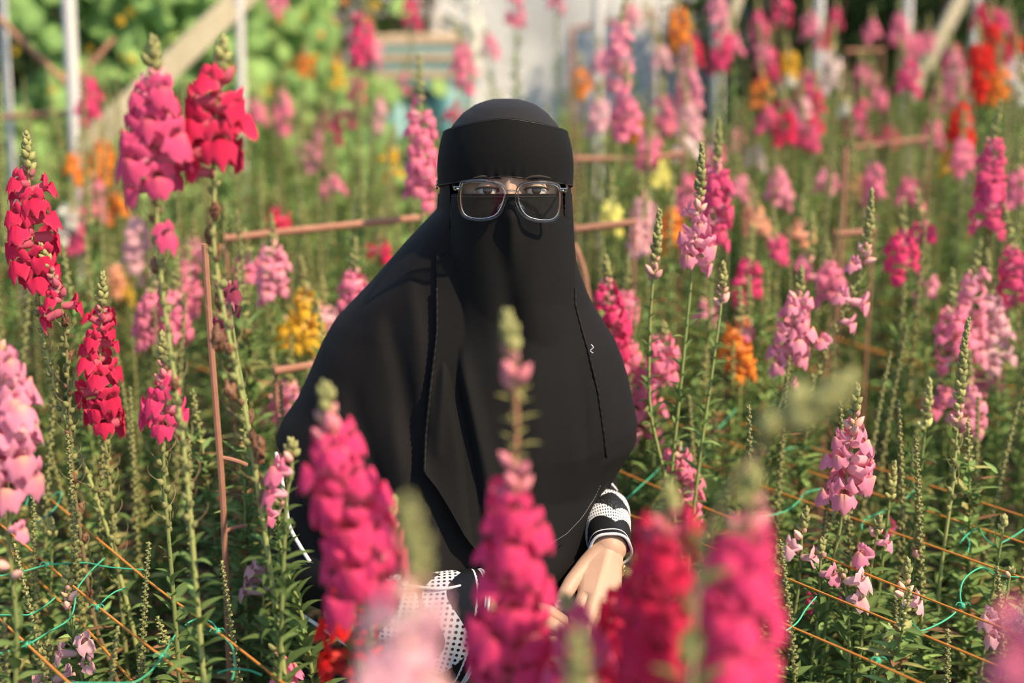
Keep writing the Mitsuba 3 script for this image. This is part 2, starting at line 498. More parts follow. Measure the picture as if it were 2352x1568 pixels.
def snapdragon(label, kind, poly, d, buds, opening, flowers, pods=None, leaves=True, detail='fine', size=1.0, density=1.0, d_low=None, group=None,
               dry=0.0, leaf_kind='green', stem=(None, None), leaf_from=None, leaf_to=None, leaf_gap=0.011, extra=(), name='snapdragon', skip=0.07, flowers_from=None, leaf_size=1.0, stem_r=(0.0042, 0.0018)):
    """One plant. poly: pixels of the stem from its tip down, at distance d (d_low at its last pixel). buds, opening, flowers, pods: the pixel row where each zone ends."""
    key = thing(name, label, 'flower', group)
    poly = np.asarray(poly, float)
    dl = d if d_low is None else d_low
    dist = np.linspace(d, dl, len(poly))
    pts = np.array([P(x, y, q) for (x, y), q in zip(poly, dist)])
    last = pts[-1]
    heading = pts[-1] - pts[-2]
    heading /= np.linalg.norm(heading)
    if last[2] > 0.03:
        k = last[2]
        pts = np.vstack([pts, last + np.array([heading[0] * 0.35 * k, heading[1] * 0.35 * k, -0.5 * k]), [last[0] + heading[0] * 0.45 * k, last[1] + heading[1] * 0.45 * k, -0.01]])
    n = 22 if detail == 'fine' else 12
    line = curve(pts, 60)
    arc = np.concatenate([[0], np.cumsum(np.linalg.norm(np.diff(line, axis=0), axis=1))])
    tip = pts[0]

    def s_of(row):
        # arc length where the stem crosses this pixel row
        u = (line - EYE) @ np.array([0, CP, -SP])
        rows = H / 2 - FPX * ((line - EYE) @ np.array([0, SP, CP])) / u
        return float(np.interp(row, rows, arc)) if row > rows[0] else 0.0

    def at(s):
        o = np.array([np.interp(s, arc, line[:, k]) for k in range(3)])
        e = np.array([np.interp(s + 0.01, arc, line[:, k]) for k in range(3)])
        t = o - e
        return o, (t if np.linalg.norm(t) > 1e-6 else line[0] - line[3])

    fine = detail == 'fine'
    apart, medium = fine, detail in ('fine', 'medium')
    c_top, c_bot = stem
    sm = stem_mesh(curve(pts, n), stem_r[0], stem_r[1], 6 if fine else 4, GREEN * 1.2 if c_top is None else np.array(c_top), GREEN * 0.8 if c_bot is None else np.array(c_bot))
    part(key, 'stem', shape(sm, 'mat_plant'))
    bags = {}

    def put(what, nm, knd, s, az, lift, sc, mat, separate):
        o, t = at(s)
        M = frame(o, t, az, lift, sc)
        m, pl = organ(what, knd, fine, 3 if what.startswith('bud') else 5)
        if separate and mat == 'mat_petal':
            grown(fresh(f'{key}__{nm}'), pl, M)
        elif separate:
            part(key, nm, pl, to_world=M)
        else:
            bags.setdefault((nm, mat), Bag()).add(m, M)

    sb, so, sf = s_of(buds), s_of(max(opening, buds)), s_of(max(flowers, opening))
    k = int(rng.integers(100))
    # tip: a cone of tight buds
    s = 0.0
    while s < sb:
        q = s / max(sb, 1e-6)
        put('bud0', 'bud' if fine and q > 0.35 else 'bud_tip', kind, s, k * 2.39996 + rng.normal(0, 0.2), 1.12 - 0.55 * q, size * (0.72 + 0.55 * min(1, q * 1.6)), 'mat_plant', fine and q > 0.35)
        k += 1
        s += (0.0019 + 0.0026 * q) * (1.0 if fine else 1.5) * size
    s = sb
    while s < so:
        q = (s - sb) / max(so - sb, 1e-6)
        put('bud1' if q < 0.5 else 'bud2', 'bud' if fine else 'bud_tip', kind, s, k * 2.39996 + rng.normal(0, 0.2), 0.7 - 0.2 * q, size * rng.uniform(0.85, 1.1), 'mat_plant', fine)
        k += 1
        s += 0.0048 * size * rng.uniform(0.8, 1.25)
    if flowers_from is not None:
        sg = s_of(flowers_from)
        s = so
        while s < sg - 0.03:
            put('leaf', 'leaf', 'olive', s, k * 2.39996 + rng.normal(0, 0.3), rng.uniform(0.0, 0.6), rng.uniform(0.35, 0.6), 'mat_leaf', fine)
            k += 1
            s += 0.0045
        while s < sg:
            put('bud2', 'bud', kind, s, k * 2.39996 + rng.normal(0, 0.2), 0.5, size * rng.uniform(0.8, 1.0), 'mat_plant', fine)
            k += 1
            s += 0.0055
        so = sg
    s = so
    gap = 0.0078 / density * (1 if medium else 1.15)
    while s < sf:
        q = (s - so) / max(sf - so, 1e-6)
        if rng.random() >= (0 if d < 1.3 else skip):
            put('blossom', 'blossom' if medium else 'flower_spike', kind, s, k * 2.39996 + rng.normal(0, 0.25), 0.20 - 0.24 * q + rng.normal(0, 0.17), size * (0.84 + 0.30 * min(1, q * 2.0)) * rng.uniform(0.86, 1.12), 'mat_petal', medium)
            if fine and rng.random() < 0.4:
                put('tiny_leaf', 'bract', 'green', s, k * 2.39996 + 0.2, 0.2, rng.uniform(0.5, 0.9), 'mat_leaf', False)
        k += 1
        s += gap * size * rng.uniform(0.8, 1.2)
    end = sf
    if pods is not None:
        sp = s_of(pods)
        s = sf
        while s < sp:
            if dry and rng.random() < dry:
                put('shrivel', 'dried_blossom', 'dry', s, k * 2.39996, -0.3, rng.uniform(0.7, 1.3), 'mat_plant', fine)
            else:
                put('pod', 'seed_pod', 'dry' if rng.random() < dry * 0.5 else 'green', s, k * 2.39996 + rng.normal(0, 0.2), 0.55, rng.uniform(0.85, 1.15), 'mat_plant', fine)
            k += 1
            s += 0.0088 * rng.uniform(0.75, 1.3)
        end = sp
    for what, px_, py_, sc in extra:   # single blossoms low on the stem
        s = s_of(py_)
        o, t = at(s)
        tgt = P(px_, py_, o[1])
        az = rng.uniform(0.1, 0.8) if tgt[0] < o[0] else math.pi - rng.uniform(0.1, 0.8)
        put(what, 'dried_blossom' if what == 'shrivel' else what.rstrip('012'), 'dry' if what == 'shrivel' else kind, s, az, 0.15, sc, 'mat_petal' if what == 'blossom' else 'mat_plant', fine)
    if leaves:
        s = end + 0.004 if leaf_from is None else s_of(leaf_from)
        stop = arc[-1] - 0.02 if leaf_to is None else s_of(leaf_to)
        s0 = s
        m_leaf = 0
        while s < stop:
            big = min(1.0, 0.45 + (s - s0) / 0.16)
            shown = fine and m_leaf < 60
            put('leaf', 'leaf' if shown else 'foliage', leaf_kind if rng.random() < 0.75 else ('light' if rng.random() < 0.5 else 'dark'), s, k * 2.39996 + rng.normal(0, 0.4), rng.uniform(0.05, 0.9), leaf_size * big * rng.uniform(0.7, 1.3), 'mat_leaf', shown)
            m_leaf += 1
            k += 1
            s += leaf_gap * rng.uniform(0.6, 1.4)
    for (nm, mat), bag in bags.items():
        part(key, nm, shape(bag.mesh(), mat), kind='stuff' if nm in ('foliage', 'flower_spike', 'bud_tip', 'bract', 'seed_pod', 'dried_blossom') else None)
    return key

# ================================================================== the setting: soil, plastic sheet
def soil_fn(p, n, uv):
    a = mikit.fbm(p.x * 9, p.y * 9, 3.0, 4)
    b = mikit.noise(p.x * 120, p.y * 120, 0.5)
    return mikit.mix((0.016, 0.011, 0.008), (0.062, 0.044, 0.030), 0.7 * a + 0.3 * b)


plain('mat_soil', mikit.proc(soil_fn), 0.95)
gx, gy = np.meshgrid(np.linspace(-14, 14, 160), np.linspace(-2, 24, 160), indexing='ij')
gz = 0.05 * (meshkit.fbm(np.stack([gx * 3, gy * 3, gx * 0], -1), 4) - 0.5) - 0.02
scene['ground'] = mikit.ply((np.stack([gx, gy, gz], -1).reshape(-1, 3), grid_faces(160, 160)), 'mat_soil', smooth=True)
labels['ground'] = {'label': 'dark garden soil of the flower field', 'kind': 'structure'}


def film_fn(p, n, uv):
    a = mikit.fbm(p.x * 1.6, p.z * 2.4, p.y, 4)
    b = mikit.fbm(p.x * 14, p.z * 3, 0.2, 3)
    return mikit.mix((0.40, 0.41, 0.40), (0.60, 0.61, 0.60), 0.75 * a + 0.25 * b)


plain('mat_film', mikit.proc(film_fn), 0.5)
fx, fz = np.meshgrid(np.linspace(-1.25, 1.42, 90), np.linspace(0.0, 2.3, 60), indexing='ij')
fy = 8.2 + 0.10 * (meshkit.fbm(np.stack([fx * 1.5, fz * 1.1, fx * 0], -1), 4) - 0.5) + 0.05 * np.sin(fx * 5 + 2 * fz) + 0.34 * fz
fv, ff = sheet_solid(np.stack([fx, fy, fz], -1).reshape(-1, 3), 90, 60, 0.002)
single('plastic_sheet', mikit.ply((fv, ff), 'mat_film', smooth=40), 'pale grey plastic sheet hanging behind the field above the person', 'plastic sheet')


# ------------------------------------------------------------------ poles, beams, stakes, cords
def rod(name, pix, radius, mat, label, cat, group=None, sides=10, n=8, wob=0.0):
    pts = curve([P(*q) for q in pix], n)
    if wob:
        pts = pts + wob * (meshkit.noise(pts[:, None, :] * 9 + np.array([[0, 0, 0], [50, 0, 0], [0, 50, 0]])) - 0.5)
    return single(name, mikit.ply(tube_mesh(pts, radius, sides), mat, smooth=40), label, cat, group)


def post(px0, py0, px1, py1, d, radius, label, name='steel_post'):
    """A post through two pixels at distance d, from the ground to well above the frame."""
    a, b = P(px0, py0, d), P(px1, py1, d)
    t = (a - b) / np.linalg.norm(a - b)
    lo, hi = b - t * (b[2] / t[2]), a + t * ((2.2 - a[2]) / t[2])
    k = thing(name, label, 'post')
    v, f = tube_mesh(np.linspace(lo, hi, 6), radius, 14)
    part(k, 'pipe', mikit.ply((v, f), 'mat_steel', smooth=40))
    c = lo + (hi - lo) * 0.62
    part(k, 'clamp', mikit.ply(tube_mesh([c - t * 0.025, c + t * 0.025], radius * 1.28, 14), 'mat_steel', smooth=40))
    return k


post(8, 40, 26, 350, 4.6, 0.0120, 'grey steel post at the left edge in front of the climbing leaves')
post(158, 10, 173, 320, 4.4, 0.0200, 'thickest grey steel post, beside the hot pink spike in front of the climbing leaves')
post(549, 10, 556, 260, 5.2, 0.0170, 'grey steel post beside the leaning wooden beam')
post(1374, 10, 1372, 240, 6.2, 0.0220, 'grey-green post in front of the plastic sheet right of the person')
post(1648, 60, 1646, 260, 6.0, 0.0260, 'pale post at the right end of the plastic sheet')
post(1882, 10, 1876, 250, 6.3, 0.0210, 'grey post in front of the dark hedge, left one of two')
post(2086, 0, 2082, 120, 6.6, 0.0200, 'grey post in front of the dark hedge, right one of two')
post(2243, 0, 2236, 100, 6.0, 0.0150, 'slim grey post near the top right corner beside the crimson spikes')
post(1000, 0, 998, 60, 7.6, 0.0300, 'pale post behind the stack of boards', 'pale_post')
post(1512, 40, 1508, 220, 6.8, 0.0120, 'thin pale post in front of the plastic sheet')


def wood_fn(p, n, uv):
    g = mikit.fbm(p.x * 30, p.y * 30, p.z * 6, 3)
    return mikit.mix((0.29, 0.25, 0.16), (0.44, 0.39, 0.27), g)


plain('mat_wood', mikit.proc(wood_fn), 0.75)


def beam(p0, p1, w, h, label, name='wooden_beam', up=(0, 0.3, 1)):
    return single(name, mikit.ply(box_mesh(p0, p1, w, h, up), 'mat_wood', smooth=False), label, 'beam')


beam(P(590, -40, 5.3), P(190, 345, 4.7), 0.05, 0.085, 'weathered wooden beam leaning across the climbing leaves at the upper left')
beam(P(2235, -60, 6.0), P(2085, 230, 5.8), 0.05, 0.055, 'pale wooden pole leaning in front of the dark hedge at the upper right', 'wooden_pole')
beam(P(1700, -20, 6.4), P(1655, 110, 6.3), 0.04, 0.045, 'tan wooden pole leaning beside the right end of the plastic sheet', 'wooden_pole')
beam(P(1480, 0, 6.9), P(1525, 150, 6.8), 0.03, 0.035, 'tan wooden stick leaning against the plastic sheet', 'wooden_stick')

def crossbar(pix, radius, label, legs=True, wob=0.0):
    """A bar, held up by thin legs at its ends where no post holds it."""
    k = thing('support_bar', label, 'bar')
    pts = curve([P(*q) for q in pix], 12)
    if wob:
        pts = pts + wob * (meshkit.noise(pts[:, None, :] * 9 + np.array([[0, 0, 0], [50, 0, 0], [0, 50, 0]])) - 0.5)
    part(k, 'bar', mikit.ply(tube_mesh(pts, radius, 10), 'mat_rust', smooth=40))
    for e in (pts[0], pts[-1]) if legs else ():
        part(k, 'leg', mikit.ply(tube_mesh(np.linspace(e + [0, radius * 1.6, 0.01], [e[0], e[1] + radius * 1.6, -0.03], 5), radius * 0.42, 7), 'mat_rust', smooth=40))
    return k


crossbar([(-40, 272, 4.5), (165, 258, 4.45)], 0.009, 'brown bar between the two posts at the left edge', legs=False)
crossbar([(-20, 25, 4.5), (160, 200, 4.5)], 0.009, 'brown bar sloping down from the left edge to the thick post', legs=False)
crossbar([(180, 180, 4.6), (262, 88, 4.7)], 0.007, 'thin brown bar rising from the thick steel post', legs=False)
crossbar([(515, 549, 2.75), (700, 528, 2.8), (975, 499, 2.9)], 0.0075, 'long brown bar reaching from the left to the person\'s shoulder', wob=0.004)
crossbar([(630, 853, 2.35), (720, 838, 2.38)], 0.0075, 'brown bar ending behind the person\'s arm on the left')
crossbar([(1310, 366, 3.5), (1440, 366, 3.5), (1570, 352, 3.5)], 0.0085, 'brown bar beside the forehead band on the right', wob=0.004)
crossbar([(1320, 527, 2.9), (1460, 510, 2.9)], 0.0075, 'brown bar beside the eyeglasses behind the yellow flowers')
crossbar([(1960, 340, 4.0), (2140, 318, 4.0)], 0.0085, 'brown bar among the pink spikes at the right')
crossbar([(1945, 118, 5.5), (2030, 116, 5.5)], 0.009, 'brown bar in front of the dark hedge')
crossbar([(1310, 68, 6.6), (1510, 30, 6.6)], 0.009, 'pale brown bar across the plastic sheet')
crossbar([(1330, 200, 5.5), (1420, 188, 5.5)], 0.008, 'brown bar below the plastic sheet beside the orange flower')
crossbar([(1920, 538, 3.0), (2010, 531, 3.0)], 0.0075, 'brown bar behind the leaning pink snapdragon at the right')


def stake(pix, d, radius, label, nubs=()):
    k = thing('rusty_stake', label, 'stake')
    pts = [P(x, y, d) for x, y in pix]
    lo = pts[-1]
    t = (pts[-1] - pts[-2]) / np.linalg.norm(pts[-1] - pts[-2])
    pts.append(lo - t * (lo[2] / t[2]) * 1.0)
    part(k, 'shaft', mikit.ply(tube_mesh(curve(pts, 30), radius, 8), 'mat_rust', smooth=40))
    for x, y, dx, dy in nubs:
        a, b = P(x, y, d), P(x + dx, y + dy, d + 0.01)
        part(k, 'hook', mikit.ply(tube_mesh(curve([a, 0.5 * (a + b) + [0, 0, 0.002], b], 8), radius * 0.6, 6), 'mat_rust', smooth=40))


stake([(470, 560), (484, 780), (497, 950), (512, 1150), (525, 1480)], 1.98, 0.0048, 'thin rusty stake standing left of the person between two tall seed stalks', [(508, 1050, 60, 18), (518, 1220, 50, -14)])
stake([(1318, 560), (1345, 640), (1352, 700)], 2.7, 0.0055, 'rusty stake behind the person\'s shoulder on the right')
stake([(1942, 340), (1938, 450), (1932, 560)], 3.4, 0.0060, 'rusty stake behind the leaning pink snapdragon')
stake([(1313, 70), (1316, 250), (1318, 330)], 5.2, 0.0080, 'rusty stake in front of the plastic sheet right of the head')

# stack of boards under teal cord
stack_d = 7.2
for i, (y0, x0, x1, th_) in enumerate([(92, 832, 1085, 0.045), (112, 850, 1075, 0.035), (131, 845, 1092, 0.035), (150, 835, 1070, 0.035), (169, 842, 1085, 0.035), (188, 838, 1080, 0.035)]):
    a, b = P(x0, y0, stack_d), P(x1, y0 - 4 + 5 * (i % 2), stack_d + 0.12)
    key = single('stacked_board', mikit.ply(box_mesh(a, b, 0.42, th_), 'mat_board' if i % 2 == 0 else 'mat_board_teal', smooth=False),
                 ['topmost tan board of the stack behind the field', 'second board from the top of the stack, painted teal', 'third board from the top of the stack, tan', 'fourth board from the top of the stack, painted teal',
                  'fifth board from the top of the stack, tan', 'lowest visible board of the stack, painted teal'][i], 'board')
plain('mat_board', mikit.proc(lambda p, n, uv: mikit.mix((0.42, 0.30, 0.20), (0.58, 0.45, 0.33), mikit.fbm(p.x * 8, p.y * 40, p.z * 40))), 0.8)
plain('mat_board_teal', mikit.proc(lambda p, n, uv: mikit.mix((0.10, 0.27, 0.29), (0.26, 0.42, 0.42), mikit.fbm(p.x * 8, p.y * 40, p.z * 40))), 0.7)
plain('mat_tarp', mikit.proc(lambda p, n, uv: mikit.mix((0.07, 0.24, 0.27), (0.20, 0.40, 0.42), mikit.fbm(p.x * 5, p.y * 5, p.z * 12))), 0.5)
tx, tz = np.meshgrid(np.linspace(0, 1, 40), np.linspace(0, 1, 24), indexing='ij')
ta, tb = P(812, 200, 7.25), P(1090, 290, 7.25)
tv_ = np.stack([ta[0] + (tb[0] - ta[0]) * tx, 7.05 + 0.08 * np.sin(tz * 9 + 3 * tx) * (1 - 0.3 * tx) + 0.05 * np.sin(tx * 14), ta[2] + (0.02 - ta[2]) * tz], -1).reshape(-1, 3)
single('tarp', mikit.ply(sheet_solid(tv_, 40, 24, 0.003), 'mat_tarp', smooth=40), 'teal tarp hanging below the stack of boards', 'tarp')

# ------------------------------------------------------------------ support net: orange ropes and green twine, level above the soil
NET = 0.365


def rope(pix, label, z=NET, r=0.0017, ext=True):
    w = [on_level(x, y, z) for x, y in pix]
    if ext:
        a, b = w[0], w[-1]
        t = (b - a) / np.linalg.norm(b - a)
        w = [a - t * 0.15] + w + [b + t * 0.3]
    pts = curve(w, 40)
    return single('orange_rope', mikit.ply(tube_mesh(pts, r, 6), 'mat_rope', smooth=40), label, 'rope')


rope([(71, 1109), (240, 1250), (379, 1364), (461, 1422), (600, 1529)], 'orange rope at the lower left running past the rusty stake')
rope([(0, 1203), (206, 1377), (446, 1567)], 'orange rope at the lower left, second from the corner')
rope([(0, 1422), (157, 1567)], 'orange rope crossing the lower left corner')
rope([(52, 1295), (204, 1450), (300, 1560)], 'faint orange rope at the lower left below the seed stalks', 0.27)
rope([(1640, 950), (1780, 1000), (2009, 1073), (2352, 1186)], 'uppermost sharp orange rope at the right, behind the sharp pink snapdragon')
rope([(1640, 1004), (1894, 1095), (2347, 1245)], 'second orange rope from the top at the right, crossing behind the sharp pink snapdragon')
rope([(1732, 1110), (1914, 1174), (2157, 1259), (2352, 1328)], 'third orange rope from the top at the right')
rope([(1412, 1077), (1602, 1158), (1740, 1215), (2100, 1362), (2352, 1462)], 'fourth orange rope from the top at the right, starting beside the cape')
rope([(1420, 1172), (1789, 1320), (2050, 1428), (2294, 1530)], 'second lowest orange rope at the lower right, starting beside the lace cuff')
rope([(1780, 1423), (1950, 1496), (2112, 1567)], 'lowest orange rope at the lower right, with a green knot')
rope([(1580, 660), (1800, 735), (1960, 790)], 'blurred orange rope behind the orange snapdragon')
rope([(1680, 790), (1900, 862), (2100, 915), (2352, 975)], 'blurred orange rope running to the right edge')
rope([(2000, 800), (2180, 850), (2352, 897)], 'upper blurred orange rope at the right edge')
rope([(2050, 700), (2352, 790)], 'highest blurred orange rope at the right edge')
rope([(450, 840), (620, 912)], 'blurred orange rope left of the cape')
rope([(180, 690), (330, 760)], 'blurred orange rope behind the crimson spikes at the left')


def twine(pix, label, z=NET, wob=0.006, knots=()):
    w = []
    for q in pix:
        p = on_level(q[0], q[1], z + (q[2] if len(q) > 2 else 0))
        w.append(p)
    pts = curve(w, 36)
    key = thing('green_twine', label, 'twine')
    part(key, 'strand', mikit.ply(tube_mesh(pts, 0.00115, 5), 'mat_twine', smooth=40))
    for i in knots:
        m = trimesh.creation.icosphere(subdivisions=2, radius=0.0042)
        vv_ = np.array(m.vertices); vv_ = vv_ * (0.7 + 0.6 * meshkit.noise(vv_ * 600))[:, None] + w[i]
        part(key, 'knot', mikit.ply((vv_, m.faces), 'mat_twine', smooth=True))
        for s in (-1, 1):
            part(key, 'loose_end', mikit.ply(tube_mesh(curve([w[i], w[i] + [0.006 * s, -0.003, 0.006], w[i] + [0.010 * s, -0.004, 0.002]], 6), 0.0008, 4), 'mat_twine', smooth=40))


twine([(0, 1322), (60, 1310), (110, 1297), (190, 1292), (250, 1302), (330, 1308)], 'green twine bowing across the two leftmost orange ropes', knots=(2,))
twine([(60, 1160), (80, 1108, 0.01), (108, 1140), (140, 1128, 0.01), (128, 1165), (75, 1205)], 'green twine curled around the orange rope below the pale pink spike', knots=(2,))
twine([(0, 1412), (60, 1412), (105, 1390), (128, 1370)], 'short green twine at the left edge')
twine([(0, 1500), (62, 1480), (110, 1452), (160, 1420), (185, 1340), (240, 1282)], 'green twine rising from the left edge to the seed stalks', knots=(1,))
twine([(150, 1568), (300, 1568), (352, 1535), (372, 1508), (390, 1478), (402, 1458)], 'green twine with a knot on the orange rope at the lower left', knots=(3,))
twine([(225, 1395), (262, 1360), (290, 1350)], 'short green twine between the seed stalks with a knot', knots=(0,))
twine([(425, 1435), (460, 1420), (485, 1428), (501, 1450), (535, 1490), (533, 1560)], 'green twine looping over the orange rope right of the rusty stake', knots=(3,))
twine([(500, 1545), (540, 1536), (600, 1550)], 'green twine in the lower left beside the bud tip')
twine([(1425, 1158), (1500, 1090), (1560, 1035), (1640, 1000)], 'blurred green twine beside the cape at the right')
twine([(1748, 1187), (1800, 1175), (1835, 1150), (1850, 1132), (1890, 1122)], 'green twine curving onto the third orange rope')
twine([(1748, 1065), (1780, 1045), (1830, 1027), (1890, 1030)], 'blurred green twine between the upper orange ropes')
twine([(1980, 1215), (1990, 1190), (2020, 1178), (2060, 1160), (2110, 1120), (2160, 1100)], 'green twine behind the sharp pink snapdragon')
twine([(2195, 1200), (2222, 1235), (2222, 1268)], 'short bent green twine behind the tall bud stalk at the right')
twine([(2205, 1247), (2250, 1210), (2262, 1235), (2285, 1252), (2330, 1230), (2352, 1215)], 'green twine at the right edge below the third rope')
twine([(2210, 1390), (2207, 1350), (2222, 1322), (2258, 1303), (2300, 1322), (2352, 1325)], 'green twine hanging in a bow at the right edge', knots=(0,))
twine([(2070, 1438), (2090, 1428), (2115, 1448), (2150, 1435), (2195, 1405)], 'green twine sagging between the two lowest ropes')
twine([(1805, 1448), (1830, 1430), (1850, 1400), (1875, 1370)], 'green twine beside the big blurred pink spike')
twine([(2020, 1522), (2016, 1516), (2012, 1524)], 'green twine knot on the lowest orange rope', knots=(1,))
twine([(1650, 985), (1690, 940)], 'bright blurred green twine right of the three bud stalks', 0.40)
twine([(2140, 860), (2200, 830), (2250, 800)], 'blurred green twine at the right in front of the pink spikes', 0.37)

# ================================================================== the person
def bones(chains, res=28):
    """Union of tapered limbs: each chain is a list of (point, radius)."""
    out = []
    for ch in chains:
        sp = [m3.Manifold.sphere(r, res).translate(tuple(map(float, p))) for p, r in ch]
        out += [m3.Manifold.batch_hull([a, b]) for a, b in zip(sp[:-1], sp[1:])] if len(sp) > 1 else sp
    return m3.Manifold.batch_boolean(out, m3.OpType.Add)


def soften(man, length, turns=12):
    m = man.refine_to_length(length).to_mesh()
    t = trimesh.Trimesh(m.vert_properties[:, :3], m.tri_verts, process=True)
    trimesh.smoothing.filter_taubin(t, iterations=turns)
    return t


def to_manifold(t):
    return m3.Manifold(m3.Mesh(np.asarray(t.vertices, np.float32), np.asarray(t.faces, np.uint32)))


person = thing('person', 'person kneeling in a black niqab, cape and dress with white lace cuffs', 'person')
FX, HZ, HY = -0.001, 0.905, 2.0            # face middle, head middle


def head_mesh():
    m = trimesh.creation.icosphere(subdivisions=6, radius=1.0)
    v = np.array(m.vertices)
    x, y, z = v.T
    px, pz = x * 0.073, z * 0.108
    py = y * np.where(y < 0, 0.094, 0.098)
    px = px * np.where(z < -0.1, 1 - 0.30 * smooth_step(-0.1, -1.0, z) * 1.0, 1)       # jaw
    front = smooth_step(-0.2, -0.75, y)
    g = lambda a, s: np.exp(-(a / s) ** 2)
    d = np.zeros_like(px)
    nose = g(px, 0.011) * np.where(pz > -0.043, smooth_step(0.008, -0.040, pz) * 0.024, 0.024 * smooth_step(-0.056, -0.043, pz)) + g(px, 0.008) * g(pz - 0.0, 0.016) * 0.006
    sock = (g(px - 0.034, 0.017) + g(px + 0.034, 0.017)) * g(pz + 0.003, 0.013) * 0.0085
    brow = g(pz - 0.022, 0.010) * g(px, 0.05) * 0.004
    lipb = g(px, 0.022) * (g(pz + 0.069, 0.006) + g(pz + 0.079, 0.006)) * 0.005
    chin = g(px, 0.02) * g(pz + 0.1, 0.014) * 0.006
    cheek = (g(px - 0.045, 0.02) + g(px + 0.045, 0.02)) * g(pz + 0.035, 0.02) * 0.004
    d = (nose - sock + brow + lipb + chin + cheek) * front
    py = py - d
    return trimesh.Trimesh(np.stack([px + FX - 0.003, py + HY, pz + HZ], 1), m.faces, process=False)


EYES = [(P(1120, 436, 1.916)), (P(1232, 436, 1.916))]
head = to_manifold(head_mesh())
for e in EYES:
    cut = m3.CrossSection([[(0.0165 * math.cos(a), (0.0052 if math.sin(a) > 0 else 0.0048) * math.sin(a) * (1 - 0.18 * math.cos(a) ** 4)) for a in np.linspace(0, 2 * math.pi, 33)[:-1]]]).extrude(0.05)
    cut = cut.rotate((90, 0, 0)).translate((float(e[0]), float(e[1]) + 0.004, float(e[2])))
    ball = m3.Manifold.sphere(0.0142, 64).translate(tuple(map(float, e)))
    head = (head + ball.scale((1, 1, 1))) - cut

RW = P(1100, 1440, 1.775)                   # her right wrist (photo left), forearm along the lap
RE = P(705, 1290, 1.93)
RS = P(866, 818, 2.04)
LS = P(1322, 835, 2.04)
LE = P(1352, 1110, 2.06)
LW = P(1399, 1256, 1.86)
neck0 = np.array([0.0, 2.03, 0.78])
chest = np.array([-0.035, 2.06, 0.55])
hips = np.array([-0.03, 2.12, 0.20])
KR, KL = np.array([-0.17, 1.62, 0.13]), np.array([0.16, 1.62, 0.13])
torso = bones([[(neck0 + [0, 0, 0.09], 0.046), (neck0, 0.05), (neck0 - [0.01, -0.02, 0.10], 0.075), (chest, 0.105), (chest - [0, -0.02, 0.2], 0.105), (hips, 0.125)],
               [(neck0 - [0, -0.01, 0.06], 0.055), (RS, 0.05)], [(neck0 - [0, -0.01, 0.06], 0.055), (LS, 0.05)],
               [(RS, 0.048), (0.5 * RS + 0.5 * RE, 0.042), (RE, 0.036), (0.45 * RE + 0.55 * RW, 0.034), (RW, 0.024)],
               [(LS, 0.048), (0.5 * LS + 0.5 * LE, 0.042), (LE, 0.036), (0.45 * LE + 0.55 * LW, 0.034), (LW, 0.025)],
               [(hips + [-0.06, 0, -0.03], 0.09), (KR, 0.062), (KR + [0.02, 0.25, -0.06], 0.045), (KR + [0.06, 0.50, -0.085], 0.035), (KR + [0.07, 0.60, -0.10], 0.025)],
               [(hips + [0.06, 0, -0.03], 0.09), (KL, 0.062), (KL + [-0.02, 0.25, -0.06], 0.045), (KL + [-0.06, 0.50, -0.085], 0.035), (KL + [-0.07, 0.60, -0.10], 0.025)]])
torso = to_manifold(soften(torso, 0.016, 10))


def hand(wrist, knuckles, pips, tips, thumb):
    ch = []
    for i, (k, q, t) in enumerate(zip(knuckles, pips, tips)):
        r = [0.0092, 0.0095, 0.0090, 0.0078][i]
        mid = q * 0.42 + t * 0.58
        ch.append([(k * 0.6 + wrist * 0.4, 0.0105), (k, r * 1.16), (q, r), (mid, r * 0.9), (t, r * 0.78)])
    ch.append([(wrist, 0.0235), (wrist * 0.6 + thumb[0] * 0.4, 0.018), (thumb[0], 0.0142), (thumb[1], 0.0115), (thumb[2], 0.0102), (thumb[3], 0.0086)])
    for a, b in zip(knuckles[:-1], knuckles[1:]):
        ch.append([(0.75 * a + 0.25 * wrist, 0.0115), (0.75 * b + 0.25 * wrist, 0.0115)])
        ch.append([(0.5 * a + 0.5 * wrist, 0.0125), (0.5 * b + 0.5 * wrist, 0.0125)])
    palm = [m3.Manifold.sphere(0.0120, 20).translate(tuple(map(float, 0.96 * k + 0.04 * wrist))) for k in knuckles] + [m3.Manifold.sphere(0.0205, 20).translate(tuple(map(float, wrist)))]
    palm.append(m3.Manifold.sphere(0.0125, 20).translate(tuple(map(float, 0.30 * knuckles[0] + 0.70 * thumb[0]))))
    return bones(ch, 24) + m3.Manifold.batch_hull(palm)


kn = [P(1344, 1366, 1.797), P(1365, 1373, 1.790), P(1386, 1376, 1.795), P(1407, 1370, 1.806)]
pp = [P(1322, 1418, 1.770), P(1345, 1436, 1.762), P(1373, 1440, 1.766), P(1400, 1425, 1.782)]
tp = [P(1322, 1470, 1.790), P(1344, 1496, 1.786), P(1372, 1496, 1.790), P(1400, 1468, 1.800)]
left_hand = hand(LW, kn, pp, tp, [P(1350, 1296, 1.836), P(1313, 1338, 1.810), P(1297, 1364, 1.795), P(1284, 1391, 1.790)])
kn2 = [P(1205, 1392, 1.765), P(1208, 1420, 1.757), P(1206, 1450, 1.757), P(1198, 1476, 1.765)]
pp2 = [P(1262, 1405, 1.757), P(1270, 1436, 1.745), P(1265, 1468, 1.747), P(1246, 1494, 1.757)]
tp2 = [P(1300, 1428, 1.772), P(1312, 1462, 1.765), P(1305, 1494, 1.765), P(1278, 1514, 1.772)]
right_hand = hand(RW, kn2, pp2, tp2, [P(1138, 1385, 1.775), P(1172, 1362, 1.780), P(1200, 1352, 1.785), P(1228, 1350, 1.79)])
hands = [to_manifold(soften(h, 0.003, 14)) for h in (left_hand, right_hand)]
